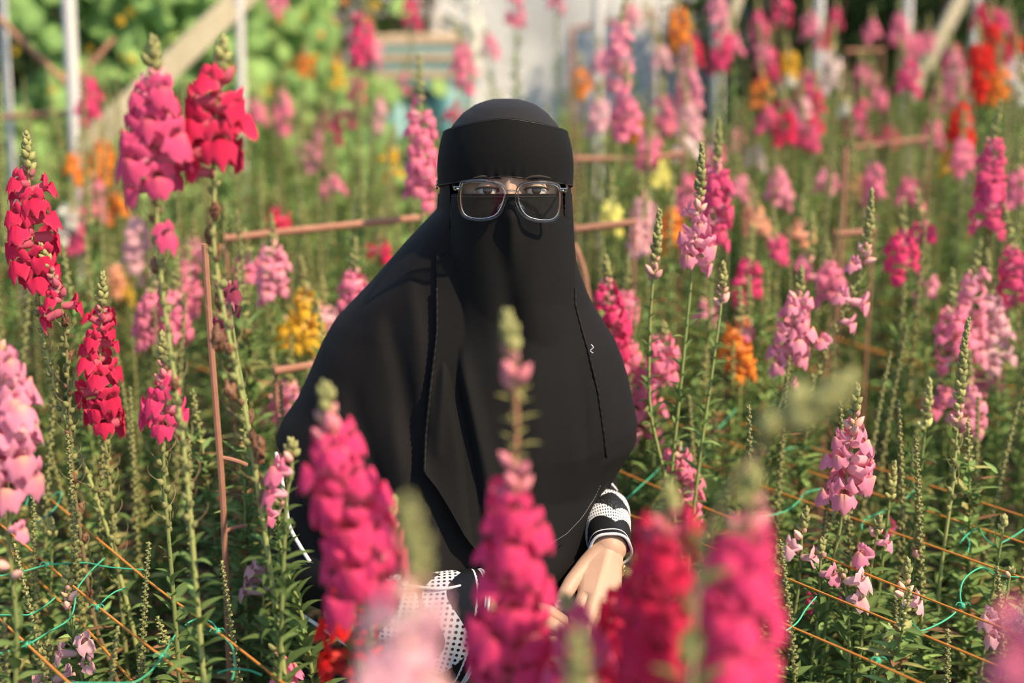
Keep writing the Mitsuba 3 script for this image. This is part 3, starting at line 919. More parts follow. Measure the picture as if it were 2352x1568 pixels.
body = m3.Manifold.batch_boolean([torso, head, *hands], m3.OpType.Add)
part(person, 'body', mikit.ply(body, 'mat_skin', smooth=35), label='light skin of face and hands')
for e in EYES:
    s = trimesh.creation.icosphere(subdivisions=4, radius=0.0128)
    s.apply_translation(e)
    k = part(person, 'eye', mikit.ply(s, 'mat_sclera', smooth=True), label='eye seen above the veil')
    look_to = (EYE - e) / np.linalg.norm(EYE - e)
    ir = trimesh.creation.icosphere(subdivisions=3, radius=1.0)
    ir.apply_scale([0.0064, 0.0064, 0.0022])
    ir.apply_transform(trimesh.geometry.align_vectors([0, 0, 1], look_to))
    ir.apply_translation(e + look_to * 0.0116)
    part(k, 'iris', mikit.ply(ir, 'mat_iris', smooth=True), label='dark iris')
    sx = 1 if e[0] > FX else -1
    a = np.linspace(math.pi * 0.97, 0.03 * math.pi, 14)
    lash = np.array([[e[0] + 0.0162 * math.cos(t), e[1] - math.sqrt(max(0.0142 ** 2 - (0.0142 * 0.98 * math.cos(t)) ** 2, 2e-6)) * 0.98 - 0.0006, e[2] + 0.0058 * math.sin(t)] for t in a])
    part(person, 'eyelash', mikit.ply(tube_mesh(lash, 0.0009 + 0.0006 * np.sin(np.linspace(0, np.pi, 14)), 5), 'mat_brow', smooth=True))
    bx = np.linspace(-0.018, 0.020, 10) * sx
    bz = P(1176, 411, 1.9)[2]
    brow = np.array([[e[0] + q * 1.0, 1.9055 + 0.13 * abs(e[0] + q) ** 1.0 * abs(e[0] + q) * 6 - 0.004, bz + 0.003 * math.sin((q * sx + 0.018) / 0.038 * 3.0)] for q in bx])
    part(person, 'eyebrow', mikit.ply(tube_mesh(brow, 0.0024 * np.sin(np.linspace(0.35, 2.9, 10)), 6), 'mat_brow', smooth=True))
for c, t in ((P(1282, 1387, 1.7825), (P(1284, 1391, 1.790) - P(1297, 1364, 1.795))),):
    n_ = trimesh.creation.icosphere(subdivisions=2, radius=1.0)
    n_.apply_scale([0.0050, 0.0018, 0.0066])
    n_.apply_transform(trimesh.geometry.align_vectors([0, 0, 1], t / np.linalg.norm(t)))
    n_.apply_translation(c)
    plain('mat_nail', (0.72, 0.50, 0.44), 0.25)
    part(person, 'thumbnail', mikit.ply(n_, 'mat_nail', smooth=True))

# ---- cape (khimar): silhouette rows in pixels, left and right, with front and back distance
CAPE = np.array([  # row, left, right, front y, back y
    (229, 1152, 1168, 2.000, 2.020), (233, 1118, 1202, 1.960, 2.060), (243, 1090, 1232, 1.935, 2.085), (262, 1062, 1258, 1.918, 2.105), (291, 1037, 1283, 1.905, 2.115),
    (330, 1024, 1298, 1.899, 2.120), (400, 1013, 1309, 1.897, 2.122), (480, 1005, 1315, 1.905, 2.120), (520, 968, 1318, 1.920, 2.118), (560, 930, 1321, 1.922, 2.118), (600, 895, 1324, 1.918, 2.122),
    (650, 852, 1340, 1.910, 2.135), (700, 805, 1360, 1.900, 2.150), (740, 766, 1384, 1.892, 2.158), (790, 737, 1416, 1.882, 2.165), (830, 720, 1432, 1.875, 2.170), (870, 703, 1444, 1.868, 2.175),
    (920, 680, 1455, 1.858, 2.180), (970, 646, 1465, 1.848, 2.185), (1010, 630, 1462, 1.840, 2.190), (1040, 628, 1442, 1.834, 2.195), (1100, 640, 1402, 1.820, 2.200), (1150, 680, 1392, 1.808, 2.205),
    (1220, 720, 1380, 1.792, 2.210), (1290, 760, 1345, 1.778, 2.215), (1345, 800, 1310, 1.768, 2.220)], float)
CZ = np.array([P(1176, r, 2.0)[2] for r in CAPE[:, 0]])
CL = np.array([P(l, r, 2.0)[0] for r, l in CAPE[:, :2]])
CR = np.array([P(q, r, 2.0)[0] for r, q in CAPE[:, [0, 2]]])


def cape_at(z):
    k = lambda c: np.interp(-z, -CZ, c)
    return k(CL), k(CR), k(CAPE[:, 3]), k(CAPE[:, 4])


def row_z(py, d=2.0):
    return P(1176, py, d)[2]


def fold(x, z, pts, width, amp):
    """A fold along a pixel polyline (as it lies about 1.88 m away): its height at (x, z)."""
    w = np.array([P(a, b, 1.88)[[0, 2]] for a, b in pts])
    best = np.full(np.shape(x), 9.0)
    where = np.zeros(np.shape(x))
    for i in range(len(w) - 1):
        a, b = w[i], w[i + 1]
        t = np.clip(((x - a[0]) * (b - a)[0] + (z - a[1]) * (b - a)[1]) / ((b - a) @ (b - a)), 0, 1)
        q = np.hypot(x - a[0] - t * (b - a)[0], z - a[1] - t * (b - a)[1])
        near = q < best
        best = np.where(near, q, best)
        where = np.where(near, (i + t) / (len(w) - 1), where)
    return amp * np.exp(-(best / width) ** 2) * np.clip(np.sin(np.pi * (0.08 + 0.84 * where)) * 1.4, 0, 1)


CAPE_FOLDS = [([(1000, 560), (900, 700), (820, 800), (780, 950)], 0.016, 0.006), ([(905, 690), (840, 735), (800, 740)], 0.010, 0.005), ([(880, 720), (930, 900), (960, 1060)], 0.014, -0.007),
              ([(830, 760), (800, 900), (850, 1080)], 0.018, -0.007), ([(780, 820), (730, 900), (700, 960)], 0.016, 0.005), ([(930, 640), (960, 800), (975, 1000)], 0.013, 0.006),
              ([(900, 950), (930, 1080), (1000, 1260)], 0.016, 0.008), ([(840, 1000), (880, 1120), (940, 1290)], 0.013, -0.008), ([(1350, 640), (1390, 760), (1420, 930)], 0.012, -0.005),
              ([(1335, 620), (1375, 800), (1400, 1000)], 0.010, 0.005), ([(1390, 760), (1440, 900), (1430, 1030)], 0.010, 0.004), ([(720, 960), (790, 1000), (850, 1040)], 0.014, 0.006)]


def front_y(x, z):
    """The cape's front surface."""
    xl, xr, yf, yb = cape_at(z)
    c, r, ym = (xl + xr) / 2, (xr - xl) / 2, np.maximum(0.5 * (yf + yb), yf + 0.06)
    q = np.clip(np.abs(x - c) / np.maximum(r, 1e-5), 0, 0.999)
    y = ym - (ym - yf) * (1 - q ** 2.3) ** (1 / 2.3)
    return y - sum(fold(x, z, *f) for f in CAPE_FOLDS)


def cape_mesh():
    rows, cols = 110, 180
    th = np.linspace(-np.pi, np.pi, cols, endpoint=False)
    hem = np.interp(np.degrees(th), [-180, -120, -95, -80, -62, -45, -30, -12, 10, 30, 50, 66, 79, 93, 120, 180],
                    [row_z(1180), row_z(1080), row_z(1015), row_z(1000), row_z(1010), row_z(1110), row_z(1210), row_z(1325), row_z(1345), row_z(1345), row_z(1335), row_z(1290), row_z(1190), row_z(1060), row_z(1060), row_z(1180)])
    top = row_z(228, 2.02)
    # more rows near the crown
    t = np.linspace(0, 1, rows) ** 1.25
    V = []
    for q in t:
        z = top + (hem - top) * q
        xl, xr, yf, yb = cape_at(z)
        c, r = (xl + xr) / 2, (xr - xl) / 2
        ym = np.maximum(0.5 * (yf + yb), yf + 0.06)
        ym = np.where(q < 0.25, 0.5 * (yf + yb), ym)
        co, si = np.cos(th), np.sin(th)
        e = 2 / 2.3
        x = c + r * np.sign(si) * np.abs(si) ** e
        y = np.where(co > 0, ym - (ym - yf) * np.abs(co) ** e, ym + (yb - ym) * np.abs(co) ** e)
        fl = sum(fold(x, z, *f) for f in CAPE_FOLDS)
        y = y - np.where(co > 0, fl, 0)
        dark = smooth_step(0.62, 0.35, z)
        y = y + 0.004 * dark * np.sin(th * 13 + 2 * np.sin(th * 3))
        V.append(np.stack([x, y, z], 1))
    V = np.vstack(V)
    f = grid_faces(rows, cols, True)
    ctr = V[f].mean(1)
    xr_ = np.abs(ctr[:, 0] + 0.006)
    hole = (ctr[:, 1] < 1.985) & (ctr[:, 2] < row_z(330, 1.9)) & (ctr[:, 2] > row_z(560, 1.9)) & (xr_ < 0.079)
    f = f[~hole]
    V = np.vstack([V, V[:cols].mean(0)[None] + [0, 0, 0.001]])
    f = np.vstack([f, [[len(V) - 1, (j + 1) % cols, j] for j in range(cols)]])
    return V, f


cv, cf = cape_mesh()
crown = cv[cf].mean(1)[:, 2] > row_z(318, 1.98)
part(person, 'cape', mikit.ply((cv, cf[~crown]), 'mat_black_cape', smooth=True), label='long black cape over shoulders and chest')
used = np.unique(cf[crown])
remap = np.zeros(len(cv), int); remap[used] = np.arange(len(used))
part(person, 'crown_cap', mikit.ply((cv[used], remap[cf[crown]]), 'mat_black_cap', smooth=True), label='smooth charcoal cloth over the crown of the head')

# ---- niqab: headband and face veil
BX = P(1161, 380, 2.0)[0]


def band_point(th, q, out=0.0):
    """th 0 in front, q 0 at the lower edge and 1 at the upper one."""
    rx, rf, rb = 0.0935, 0.1005, 0.122
    c, s = np.cos(th), np.sin(th)
    side = np.clip(1 - np.abs(c) * (c > 0), 0, 1) ** 0.62
    zt = np.where(c > 0, P(1165, 272, 1.897)[2] * (1 - side) + P(1010, 304, 2.0)[2] * side, P(1010, 304, 2.0)[2] + (-c) * -0.03)
    zb = np.where(c > 0, P(1165, 407, 1.894)[2] * (1 - side) + P(1010, 428, 2.0)[2] * side, P(1010, 428, 2.0)[2] + (-c) * -0.03)
    z = zb + (zt - zb) * q
    lean = 1 - 0.085 * q ** 2.5 + 0.018 * np.sin(np.pi * q)
    x = BX + (rx + out) * lean * np.sign(s) * np.abs(s) ** 0.92
    y = 2.0 - np.where(c > 0, (rf + out) * lean, (rb + out) * lean) * np.sign(c) * np.abs(c) ** 0.92
    wr = 0.0016 * np.sin(th * 46 + 2 * np.sin(th * 9)) * np.exp(-(th / 0.45) ** 2) * np.exp(-(q / 0.16) ** 2) + 0.0022 * np.sin(q * 7 + 3 * th) * np.exp(-((th - 1.25) / 0.35) ** 2)
    return np.stack([x, y - wr, z], -1)


th = np.linspace(-np.pi, np.pi, 160, endpoint=False)
qs = np.linspace(0, 1, 26)
V = np.vstack([band_point(th, q) for q in qs])
bv, bf = sheet_solid(V, 26, 160, -0.0012, True)
niqab_band = part(person, 'headband', mikit.ply((bv, bf[:, ::-1]), 'mat_black_veil', smooth=40), label='wide black forehead band of the niqab')
for q in (0.012, 0.985):
    ring = band_point(np.linspace(-np.pi, np.pi, 161), q, 0.0011)
    part(niqab_band, 'seam', mikit.ply(tube_mesh(ring, 0.0009, 5, False), 'mat_black_thread', smooth=True))

VL = np.array([(445, 1006, 1314), (470, 1004, 1315), (520, 1003, 1318), (600, 1002, 1320), (700, 1004, 1322), (760, 1004, 1338), (800, 1000, 1350), (900, 988, 1374), (1000, 978, 1388), (1090, 975, 1396), (1200, 985, 1385), (1320, 1000, 1360)], float)


def veil_mesh():
    rows, cols = 120, 90
    u = np.linspace(0, 1, cols)
    # hem row for each column: left corner at 1090, lowest in the middle, rounded on the right
    hem = np.interp(u, [0, 0.06, 0.12, 0.2, 0.3, 0.5, 0.7, 0.8, 0.88, 0.94, 1.0], [1085, 1120, 1165, 1230, 1282, 1295, 1272, 1245, 1205, 1160, 1090])
    V = []
    for q in np.linspace(0, 1, rows):
        py = 445 + (hem - 445) * q
        l, r = np.interp(py, VL[:, 0], VL[:, 1]), np.interp(py, VL[:, 0], VL[:, 2])
        px = l + (r - l) * u
        side = np.abs(2 * u - 1)
        yf_face = 1.886 + 0.113 * side ** 3.4 * np.interp(py, [447, 650, 800], [1.0, 0.75, 0.6])
        w = np.exp(-((px - 1174) / 22.0) ** 2) * np.interp(py, [447, 500, 540, 700], [0.004, 0.016, 0.012, 0.0])
        yy = yf_face - w
        z0 = np.array([P(a, b, c)[2] for a, b, c in zip(px, py, yy)])
        x0 = np.array([P(a, b, c)[0] for a, b, c in zip(px, py, yy)])
        yc = front_y(x0, z0) - 0.005 - 0.010 * (1 - side ** 4) * (1 - 0.6 * smooth_step(900, 1200, py))
        down = smooth_step(620, 900, py)
        yy = np.where(py < 600, yy, np.minimum(yy + 0.0 * down, yc) * down + yy * (1 - down))
        f = fold(x0, z0, [(1015, 700), (1040, 860), (1075, 1050), (1100, 1290)], 0.010, -0.012) + fold(x0, z0, [(1050, 820), (1085, 960), (1120, 1100), (1150, 1285)], 0.012, 0.008) \
            + fold(x0, z0, [(1120, 560), (1130, 760), (1150, 900)], 0.018, 0.004) + fold(x0, z0, [(1210, 560), (1225, 760), (1235, 1000), (1225, 1260)], 0.022, 0.005) \
            + fold(x0, z0, [(1165, 560), (1172, 700), (1180, 800)], 0.012, -0.004) + fold(x0, z0, [(1320, 740), (1340, 900), (1350, 1080)], 0.010, -0.006) + fold(x0, z0, [(1020, 560), (1022, 800), (1000, 1060)], 0.008, 0.005)
        yy = yy - f
        yy = np.where(py > 580, np.minimum(yy, front_y(x0, z0) - 0.0045), yy)
        V.append(np.array([P(a, b, c) for a, b, c in zip(px, py, yy)]))
    V = np.vstack(V)
    return V, rows, cols


vv, vr, vc = veil_mesh()
vs = sheet_solid(vv, vr, vc, 0.0010)
if trimesh.Trimesh(vv, grid_faces(vr, vc), process=False).face_normals[:, 1].mean() > 0:
    vs = sheet_solid(vv, vr, vc, -0.0010)
veil = part(person, 'face_veil', mikit.ply(vs, 'mat_black_veil', smooth=40), label='long black face veil hanging below the eyes')
G = vv.reshape(vr, vc, 3)
out = np.array([0, -0.0008, 0])
part(veil, 'hem', mikit.ply(tube_mesh(G[40:, 0] + out, 0.0021 + 0.0006 * np.sin(np.arange(80) * 1.9), 6), 'mat_black_dress', smooth=True), label='rolled edge')
part(veil, 'hem', mikit.ply(tube_mesh(G[40:, -1] + out, 0.0021 + 0.0006 * np.sin(np.arange(80) * 1.9), 6), 'mat_black_dress', smooth=True), label='rolled edge')
part(veil, 'seam', mikit.ply(tube_mesh(G[1, 6:-6] + out, 0.0007, 5), 'mat_black_thread', smooth=True))
plain('mat_stitch', (0.20, 0.20, 0.20), 0.6)
st = G[-4] + out * 1.5
for i in range(52, 86):
    for k in range(2):
        a = st[i] + (st[i + 1] - st[i]) * (0.08 + 0.5 * k)
        b = st[i] + (st[i + 1] - st[i]) * (0.40 + 0.5 * k)
        part(veil, 'stitch', mikit.ply(tube_mesh([a, b], 0.00035, 4), 'mat_stitch'))

tag = G[66, -1] + np.array([0.004, -0.003, 0])
plain('mat_tag', (0.6, 0.6, 0.64), 0.5)
tg = curve([tag + [0.000, 0, 0.008], tag + [0.003, -0.001, 0.004], tag + [-0.001, -0.001, 0.0], tag + [0.003, 0, -0.004]], 10)
part(person, 'loose_thread', mikit.ply(tube_mesh(tg, 0.0007, 4), 'mat_tag'), label='white loose thread at the veil edge')
pin = band_point(np.array([-1.62]), 0.05, 0.003)[0]
for k in range(3):
    e = trimesh.creation.icosphere(subdivisions=2, radius=0.0022)
    e.apply_translation(pin + [-0.0005 * k, -0.001 * k, 0.004 - 0.0045 * k])
    part(person, 'pin_bead', mikit.ply(e, 'mat_gold', smooth=True))

# ---- dress: skirt over the folded legs, sleeves, lace cuffs
skirt = bones([[(hips + [-0.06, 0.0, 0.05], 0.15), (KR + [-0.01, 0.0, 0.01], 0.095)], [(hips + [0.06, 0, 0.05], 0.15), (KL + [0.01, 0.0, 0.01], 0.095)], [(KR, 0.09), (KL, 0.09)],
               [(hips + [0, 0, 0.05], 0.17), (chest, 0.135), (chest + [0, 0, 0.1], 0.12)], [(hips + [-0.1, 0.1, -0.06], 0.12), (KR + [0, 0.4, -0.03], 0.09)], [(hips + [0.1, 0.1, -0.06], 0.12), (KL + [0, 0.4, -0.03], 0.09)],
               [(chest + [0, 0, 0.12], 0.11), (RS, 0.062)], [(chest + [0, 0, 0.12], 0.11), (LS, 0.054)],
               [(RS, 0.064), (RE * 0.5 + RS * 0.5, 0.060), (RE, 0.056), (RE * 0.55 + RW * 0.45, 0.055)],
               [(LS, 0.052), (LE * 0.5 + LS * 0.5, 0.050), (LE + [0, 0.01, 0], 0.044), (LE * 0.42 + LW * 0.58, 0.038)]])
floor_cut = m3.Manifold.cube((4, 4, 1), True).translate((0, 2, -0.485))
sk = soften(skirt - floor_cut, 0.014, 14)
v = np.array(sk.vertices)
n = np.array(sk.vertex_normals)
v = v + n * (0.010 * (meshkit.fbm(v * np.array([16, 16, 7.0]), 3) - 0.5))[:, None]
v[:, 2] = np.maximum(v[:, 2], 0.012)
dress = part(person, 'dress', mikit.ply((v, sk.faces), 'mat_black_dress', smooth=True), label='loose black dress')


def lace(u_rep):
    def fn(p, n, uv):
        u, v = uv.x, uv.y            # u runs around the arm, v is metres from the sleeve's mouth
        w = 0.040 + 0.016 * dr.sin(u * 2 * math.pi * u_rep)
        w2 = 0.092 + 0.012 * dr.sin(u * 2 * math.pi * u_rep + 2.2)
        band = (dr.abs(v - w) < 0.0125) | (dr.abs(v - w2) < 0.010) | (v < 0.004) | ((dr.abs(v - 0.0115) < 0.0012))
        pin = (v > 0.115) & (v < 0.17) & ((v * 140 - dr.floor(v * 140)) < 0.28)
        cu, cv = u * 60, v / 0.0062
        du, dv = cu - dr.floor(cu) - 0.5, cv - dr.floor(cv) - 0.5
        dot = (dr.sqrt(du * du + dv * dv) < 0.27) & (v > 0.006)
        beads = (mikit.noise(u * 150, v * 500) > 0.72) & (dr.abs(v - 0.064) < 0.010)
        white = dr.select(band & ~dot, 1.0, dr.select(pin, 0.45, dr.select(beads, 0.12, 0.0)))
        return mikit.mix((0.005, 0.0048, 0.0052), (0.64, 0.64, 0.66), white)
    return fn


plain('mat_lace_wide', mikit.proc(lace(3)), 0.5)
plain('mat_lace_cuff', mikit.proc(lace(2)), 0.5)


def cuff(a, b, ra, rb, mat, dirs=None, up=(0, 0, 1), mouth_tilt=0.0, front_tilt=0.0):
    """A sleeve end from its mouth at a back to b; ra, rb: (half height, half depth) there."""
    a, b = np.asarray(a), np.asarray(b)
    t = (b - a) / np.linalg.norm(b - a)
    u = np.array(up, float); u -= t * (u @ t); u /= np.linalg.norm(u)
    s = np.cross(t, u)
    rows, cols = 26, 72
    V, UV = [], []
    ln = np.linalg.norm(b - a)
    for i in range(rows):
        q = i / (rows - 1)
        e = q * q * (3 - 2 * q)
        h, w = ra[0] * (1 - e) + rb[0] * e, ra[1] * (1 - e) + rb[1] * e
        for j in range(cols):
            ph = 2 * math.pi * j / cols
            rip = 1 + 0.03 * math.sin(5 * ph + 3 * q) * (1 - q)
            o = a + t * (q * ln + (mouth_tilt * math.cos(ph) + front_tilt * math.sin(ph) * math.copysign(1, s[1])) * (1 - q)) + u * h * math.cos(ph) * rip + s * w * math.sin(ph) * rip
            V.append(o); UV.append((j / cols if j <= cols / 2 else 1 - j / cols, q * ln))
    V, UV = np.array(V), np.array(UV)
    f = grid_faces(rows, cols, True)
    V2, f2 = V, f
    key = part(person, 'cuff', mikit.ply((V2, f2), mat, smooth=True, uv=UV), label='black sleeve end with white lace bands and black dots')
    ring = np.vstack([V[:cols], V[:1]])
    part(key, 'piping', mikit.ply(tube_mesh(ring, 0.0021, 6, False), 'mat_white_trim', smooth=True))
    return V.reshape(rows, cols, 3)


bell = cuff(P(1072, 1446, 1.772), P(895, 1415, 1.81), (0.088, 0.045), (0.062, 0.056), 'mat_lace_wide', up=(0.0, -0.1, 1), mouth_tilt=-0.028, front_tilt=0.035)
slim = cuff(P(1402, 1264, 1.850), P(1386, 1172, 1.945), (0.0285, 0.030), (0.037, 0.038), 'mat_lace_cuff', up=(0.2, -1, 0.3), mouth_tilt=0.0)


def piping(pix, r=0.0030):
    pts = np.array([P(*q) for q in pix])
    part(dress, 'piping', mikit.ply(tube_mesh(curve(pts, 24), r, 6), 'mat_white_trim', smooth=True), label='white piping')


piping([(634, 1040, 1.93), (645, 1090, 1.905), (655, 1150, 1.895), (664, 1205, 1.89), (690, 1255, 1.875), (712, 1290, 1.865)])
piping([(684, 1405, 1.88), (740, 1442, 1.855), (800, 1482, 1.83)])
piping([(880, 1330, 1.775), (940, 1345, 1.765), (1000, 1352, 1.755), (1060, 1345, 1.75)], 0.0025)
piping([(1378, 1090, 1.998), (1396, 1104, 1.99), (1416, 1128, 2.0)])
piping([(1140, 1500, 1.70), (1138, 1568, 1.66), (1136, 1640, 1.62)], 0.004)

# ---- glasses, worn low in front of the veil: a thing of its own
glasses = thing('eyeglasses', 'clear framed eyeglasses worn low over the black face veil', 'eyeglasses')
LENS = [[(1061.7, 425.5), (1071, 420), (1102, 418), (1130, 421), (1149.5, 428), (1158, 441), (1159, 452), (1151.7, 473), (1140.8, 490.6), (1123.5, 499), (1101.8, 501.5), (1078, 498), (1065, 488.4), (1060, 473), (1058.4, 449.4)],
        [(1189.6, 445), (1192.9, 434), (1201.6, 425.5), (1223, 422), (1253.6, 422), (1273, 425.5), (1281.8, 432), (1285, 449.4), (1284, 477.6), (1279.6, 492.8), (1268.8, 502.5), (1249, 504.7), (1225.4, 501.5), (1208, 492.8), (1197, 477.6), (1190.7, 460)]]
for L_ in LENS:
    L_ = np.array(L_)
    ring = []
    for x_, y_ in L_:
        ring.append(P(x_, y_, 1.868 + (y_ - 420) * 0.00007 + 0.010 * abs((x_ - 1174) / 120) ** 2))
    ring = np.array(ring)
    from scipy.interpolate import CubicSpline
    s = np.arange(len(ring) + 1)
    rc = CubicSpline(s, np.vstack([ring, ring[:1]]), bc_type='periodic')(np.linspace(0, len(ring), 73))
    c = rc[:-1].mean(0)
    outer = c + (rc - c) * (1 + 0.0021 / np.linalg.norm(rc - c, axis=1, keepdims=True))
    fr = part(glasses, 'frame_rim', mikit.ply(tube_mesh(outer, 0.0020, 10, False), 'mat_clear', smooth=True), label='clear plastic rim')
    part(fr, 'inner_rim', mikit.ply(tube_mesh(rc, 0.00075, 6, False), 'mat_silver', smooth=True), label='thin silver inner rim')
    V = np.vstack([rc[:-1], c - [0, 0.0012, 0]])
    k = len(rc) - 1
    part(glasses, 'lens', mikit.ply((V, np.array([[i, (i + 1) % k, k] for i in range(k)])), 'mat_lens', smooth=True), label='faintly grey lens')
part(glasses, 'bridge', mikit.ply(tube_mesh(curve([P(1158, 440, 1.869), P(1166, 438.5, 1.864), P(1174, 438, 1.862), P(1182, 439, 1.864), P(1190, 441, 1.869)], 16), 0.0014, 8), 'mat_clear', smooth=True), label='clear bridge')
for sx, arm, pad in ((-1, (1156, 452), (1149, 472)), (1, (1192, 456), (1199, 474))):
    a = P(*arm, 1.870)
    b = P(arm[0] - sx * -1, arm[1] + 11, 1.878)
    c = P(*pad, 1.880)
    part(glasses, 'nose_pad_arm', mikit.ply(tube_mesh(curve([a, b, c], 8), 0.0008, 5), 'mat_silver', smooth=True))
    e = trimesh.creation.icosphere(subdivisions=2, radius=1.0)
    e.apply_scale([0.0022, 0.0028, 0.0075])
    e.apply_transform(trimesh.transformations.rotation_matrix(sx * -0.45, [0, 1, 0]))
    e.apply_translation(c)
    part(glasses, 'nose_pad', mikit.ply(e, 'mat_clear', smooth=True), label='clear nose pad')
for x_, y_, sx in ((1053, 433, -1), (1291, 437, 1)):
    a = P(x_, y_, 1.877)
    part(glasses, 'end_piece', mikit.ply(box_mesh(a + [-sx * 0.004, -0.001, 0.0005], a + [sx * 0.0055, 0.003, 0], 0.0045, 0.0055), 'mat_clear', smooth=False))
    h = trimesh.creation.icosphere(subdivisions=2, radius=0.0016)
    h.apply_translation(a + [sx * 0.001, -0.0025, 0])
    part(glasses, 'hinge', mikit.ply(h, 'mat_silver', smooth=True))
    part(glasses, 'temple', mikit.ply(tube_mesh(curve([a + [sx * 0.005, 0.002, 0], a + [sx * 0.008, 0.03, 0.001], a + [sx * 0.006, 0.09, 0.004], a + [sx * 0.003, 0.125, -0.008]], 12), 0.0016, 6), 'mat_clear', smooth=True))

# ---- gold watch on her left wrist
watch = thing('wristwatch', 'gold link wristwatch at the edge of the lace cuff', 'watch')
wc = P(1392, 1290, 1.846)
axis = (P(1404, 1244, 1.86) - P(1375, 1340, 1.80)); axis /= np.linalg.norm(axis)
e1 = np.cross(axis, [0, 1, 0]); e1 /= np.linalg.norm(e1)
if e1[0] < 0: e1 = -e1
e2 = np.cross(axis, e1)
if e2[1] < 0: e2 = -e2
for k in range(13):
    a = math.radians(-35 + 200 * k / 12)
    c = wc + e1 * 0.0275 * math.cos(a) + e2 * 0.0265 * math.sin(a) - axis * 0.006 * math.cos(a)
    l = trimesh.creation.icosphere(subdivisions=2, radius=1.0)
    l.apply_scale([0.0042, 0.0026, 0.0042] if k != 2 else [0.0085, 0.0032, 0.0085])
    l.apply_transform(trimesh.geometry.align_vectors([0, 1, 0], e1 * math.cos(a) + e2 * math.sin(a)))
    l.apply_translation(c)
    part(watch, 'link' if k != 2 else 'case', mikit.ply(l, 'mat_gold', smooth=True))

# ================================================================== snapdragons
S = snapdragon
RED_STEM = ((0.42, 0.20, 0.11), (0.34, 0.20, 0.10))
PALE_STEM = ((0.36, 0.40, 0.13), (0.34, 0.36, 0.12))
# --- very near, blurred
S('large hot pink snapdragon before the person\'s arm on the left', 'hot pink', [(748, 893), (760, 990), (800, 1150), (838, 1330), (850, 1560)], 1.27, 955, 1015, 1345, size=1.28, density=1.4, d_low=1.25)
S('large hot pink snapdragon with a long brown bud tip before the veil', 'hot pink', [(1165, 728), (1178, 830), (1187, 960), (1186, 1100), (1180, 1300), (1172, 1700)], 1.17, 815, 900, 1800, leaves=False, stem=RED_STEM, density=1.3, flowers_from=1140, size=1.2)
S('very blurred pale pink snapdragon with a yellow-green tip before the lap', 'pale pink', [(936, 1165), (950, 1250), (955, 1330), (920, 1480), (900, 1750)], 0.74, 1330, 1400, 1800, size=1.0, density=1.0, d_low=0.72)
S('crimson snapdragon at the bottom beside the hand, with a green tip', 'crimson', [(1538, 1120), (1534, 1200), (1520, 1350), (1500, 1700)], 1.06, 1190, 1225, 1640, size=1.1, density=1.35)
S('darker crimson snapdragon at the bottom below the hand', 'crimson', [(1458, 1285), (1450, 1380), (1436, 1480), (1424, 1720)], 1.22, 1335, 1362, 1690, size=1.15, density=1.3)
S('largest blurred deep pink snapdragon at the bottom right of the hand', 'hot pink', [(1728, 1080), (1722, 1180), (1700, 1330), (1680, 1480), (1660, 1800)], 0.98, 1165, 1245, 1800, size=1.12, density=1.8, d_low=0.95)
S('blurred bud stalk leaning right in front of the ropes, without blossoms', 'rose pink', [(1935, 885), (1880, 920), (1780, 990), (1700, 1080), (1640, 1180), (1600, 1330), (1580, 1700)], 0.90, 1010, 1010, 1010, size=1.9, stem=((0.42, 0.26, 0.16), (0.30, 0.30, 0.12)), leaf_gap=0.016, leaf_size=0.9)
S('blurred green bud tip at the bottom below the hand', 'magenta pink', [(1326, 1470), (1326, 1700)], 0.80, 1640, 1700, 1700, size=1.1, leaves=False)
S('mauve-pink snapdragon at the bottom under the fingers', 'magenta pink', [(1300, 1375), (1330, 1450), (1345, 1560), (1345, 1750)], 1.12, 1400, 1420, 1700, size=0.95, density=0.9)
S('scarlet snapdragon at the bottom beside the lap', 'scarlet', [(838, 1330), (815, 1400), (805, 1480), (800, 1640)], 1.42, 1345, 1355, 1560, size=1.05, density=1.0)
S('large pale pink snapdragon cut by the left edge', 'candy pink', [(-12, 785), (10, 880), (25, 1000), (28, 1130), (20, 1250), (38, 1420), (35, 1568)], 1.52, 800, 830, 1130, size=1.2, density=1.2, extra=[('blossom', 60, 1215, 0.8), ('blossom', -20, 1140, 1.1), ('bud2', 70, 1320, 1.0), ('bud2', 20, 1300, 1.2)], leaf_from=1330)
S('blurred rose snapdragon in the lower right corner', 'rose pink', [(2385, 1390), (2375, 1500), (2370, 1800)], 0.72, 1400, 1420, 1800, size=0.8, leaves=False)
S('green-tipped bud spike at the bottom left of the lap', 'rose pink', [(632, 1463), (638, 1520), (640, 1640)], 1.62, 1500, 1560, 1600, size=1.05)
# --- tall pair at the upper left
S('tall rose-pink snapdragon at the upper left, left one of the tall pair', 'magenta pink', [(352, 95), (350, 150), (352, 260), (360, 430), (358, 520), (368, 620), (385, 760), (405, 900), (425, 1050), (445, 1280)], 1.54, 165, 200, 432, pods=1230, size=1.15, density=1.25, stem=PALE_STEM, extra=[('blossom', 430, 545, 1.0)], dry=0.12, leaf_gap=0.009)
S('tall crimson-pink snapdragon at the upper left, right one of the tall pair', 'crimson', [(512, 95), (505, 170), (495, 300), (492, 420), (490, 560), (515, 720), (545, 860), (570, 980), (592, 1120), (618, 1290)], 1.56, 165, 205, 375, pods=1180, size=1.22, density=1.25, stem=PALE_STEM, dry=0.30, extra=[('blossom', 460, 400, 0.9), ('shrivel', 470, 760, 1.5), ('shrivel', 520, 880, 1.3), ('shrivel', 590, 1010, 1.4)], leaf_kind='dark', leaf_gap=0.007)
S('rose snapdragon with few open flowers below a green tip, between the tall pair\'s stems', 'hot pink', [(372, 770), (378, 860), (380, 960), (375, 1080), (392, 1290)], 1.70, 840, 885, 990, pods=1240, size=1.0, density=0.75, leaf_gap=0.01)
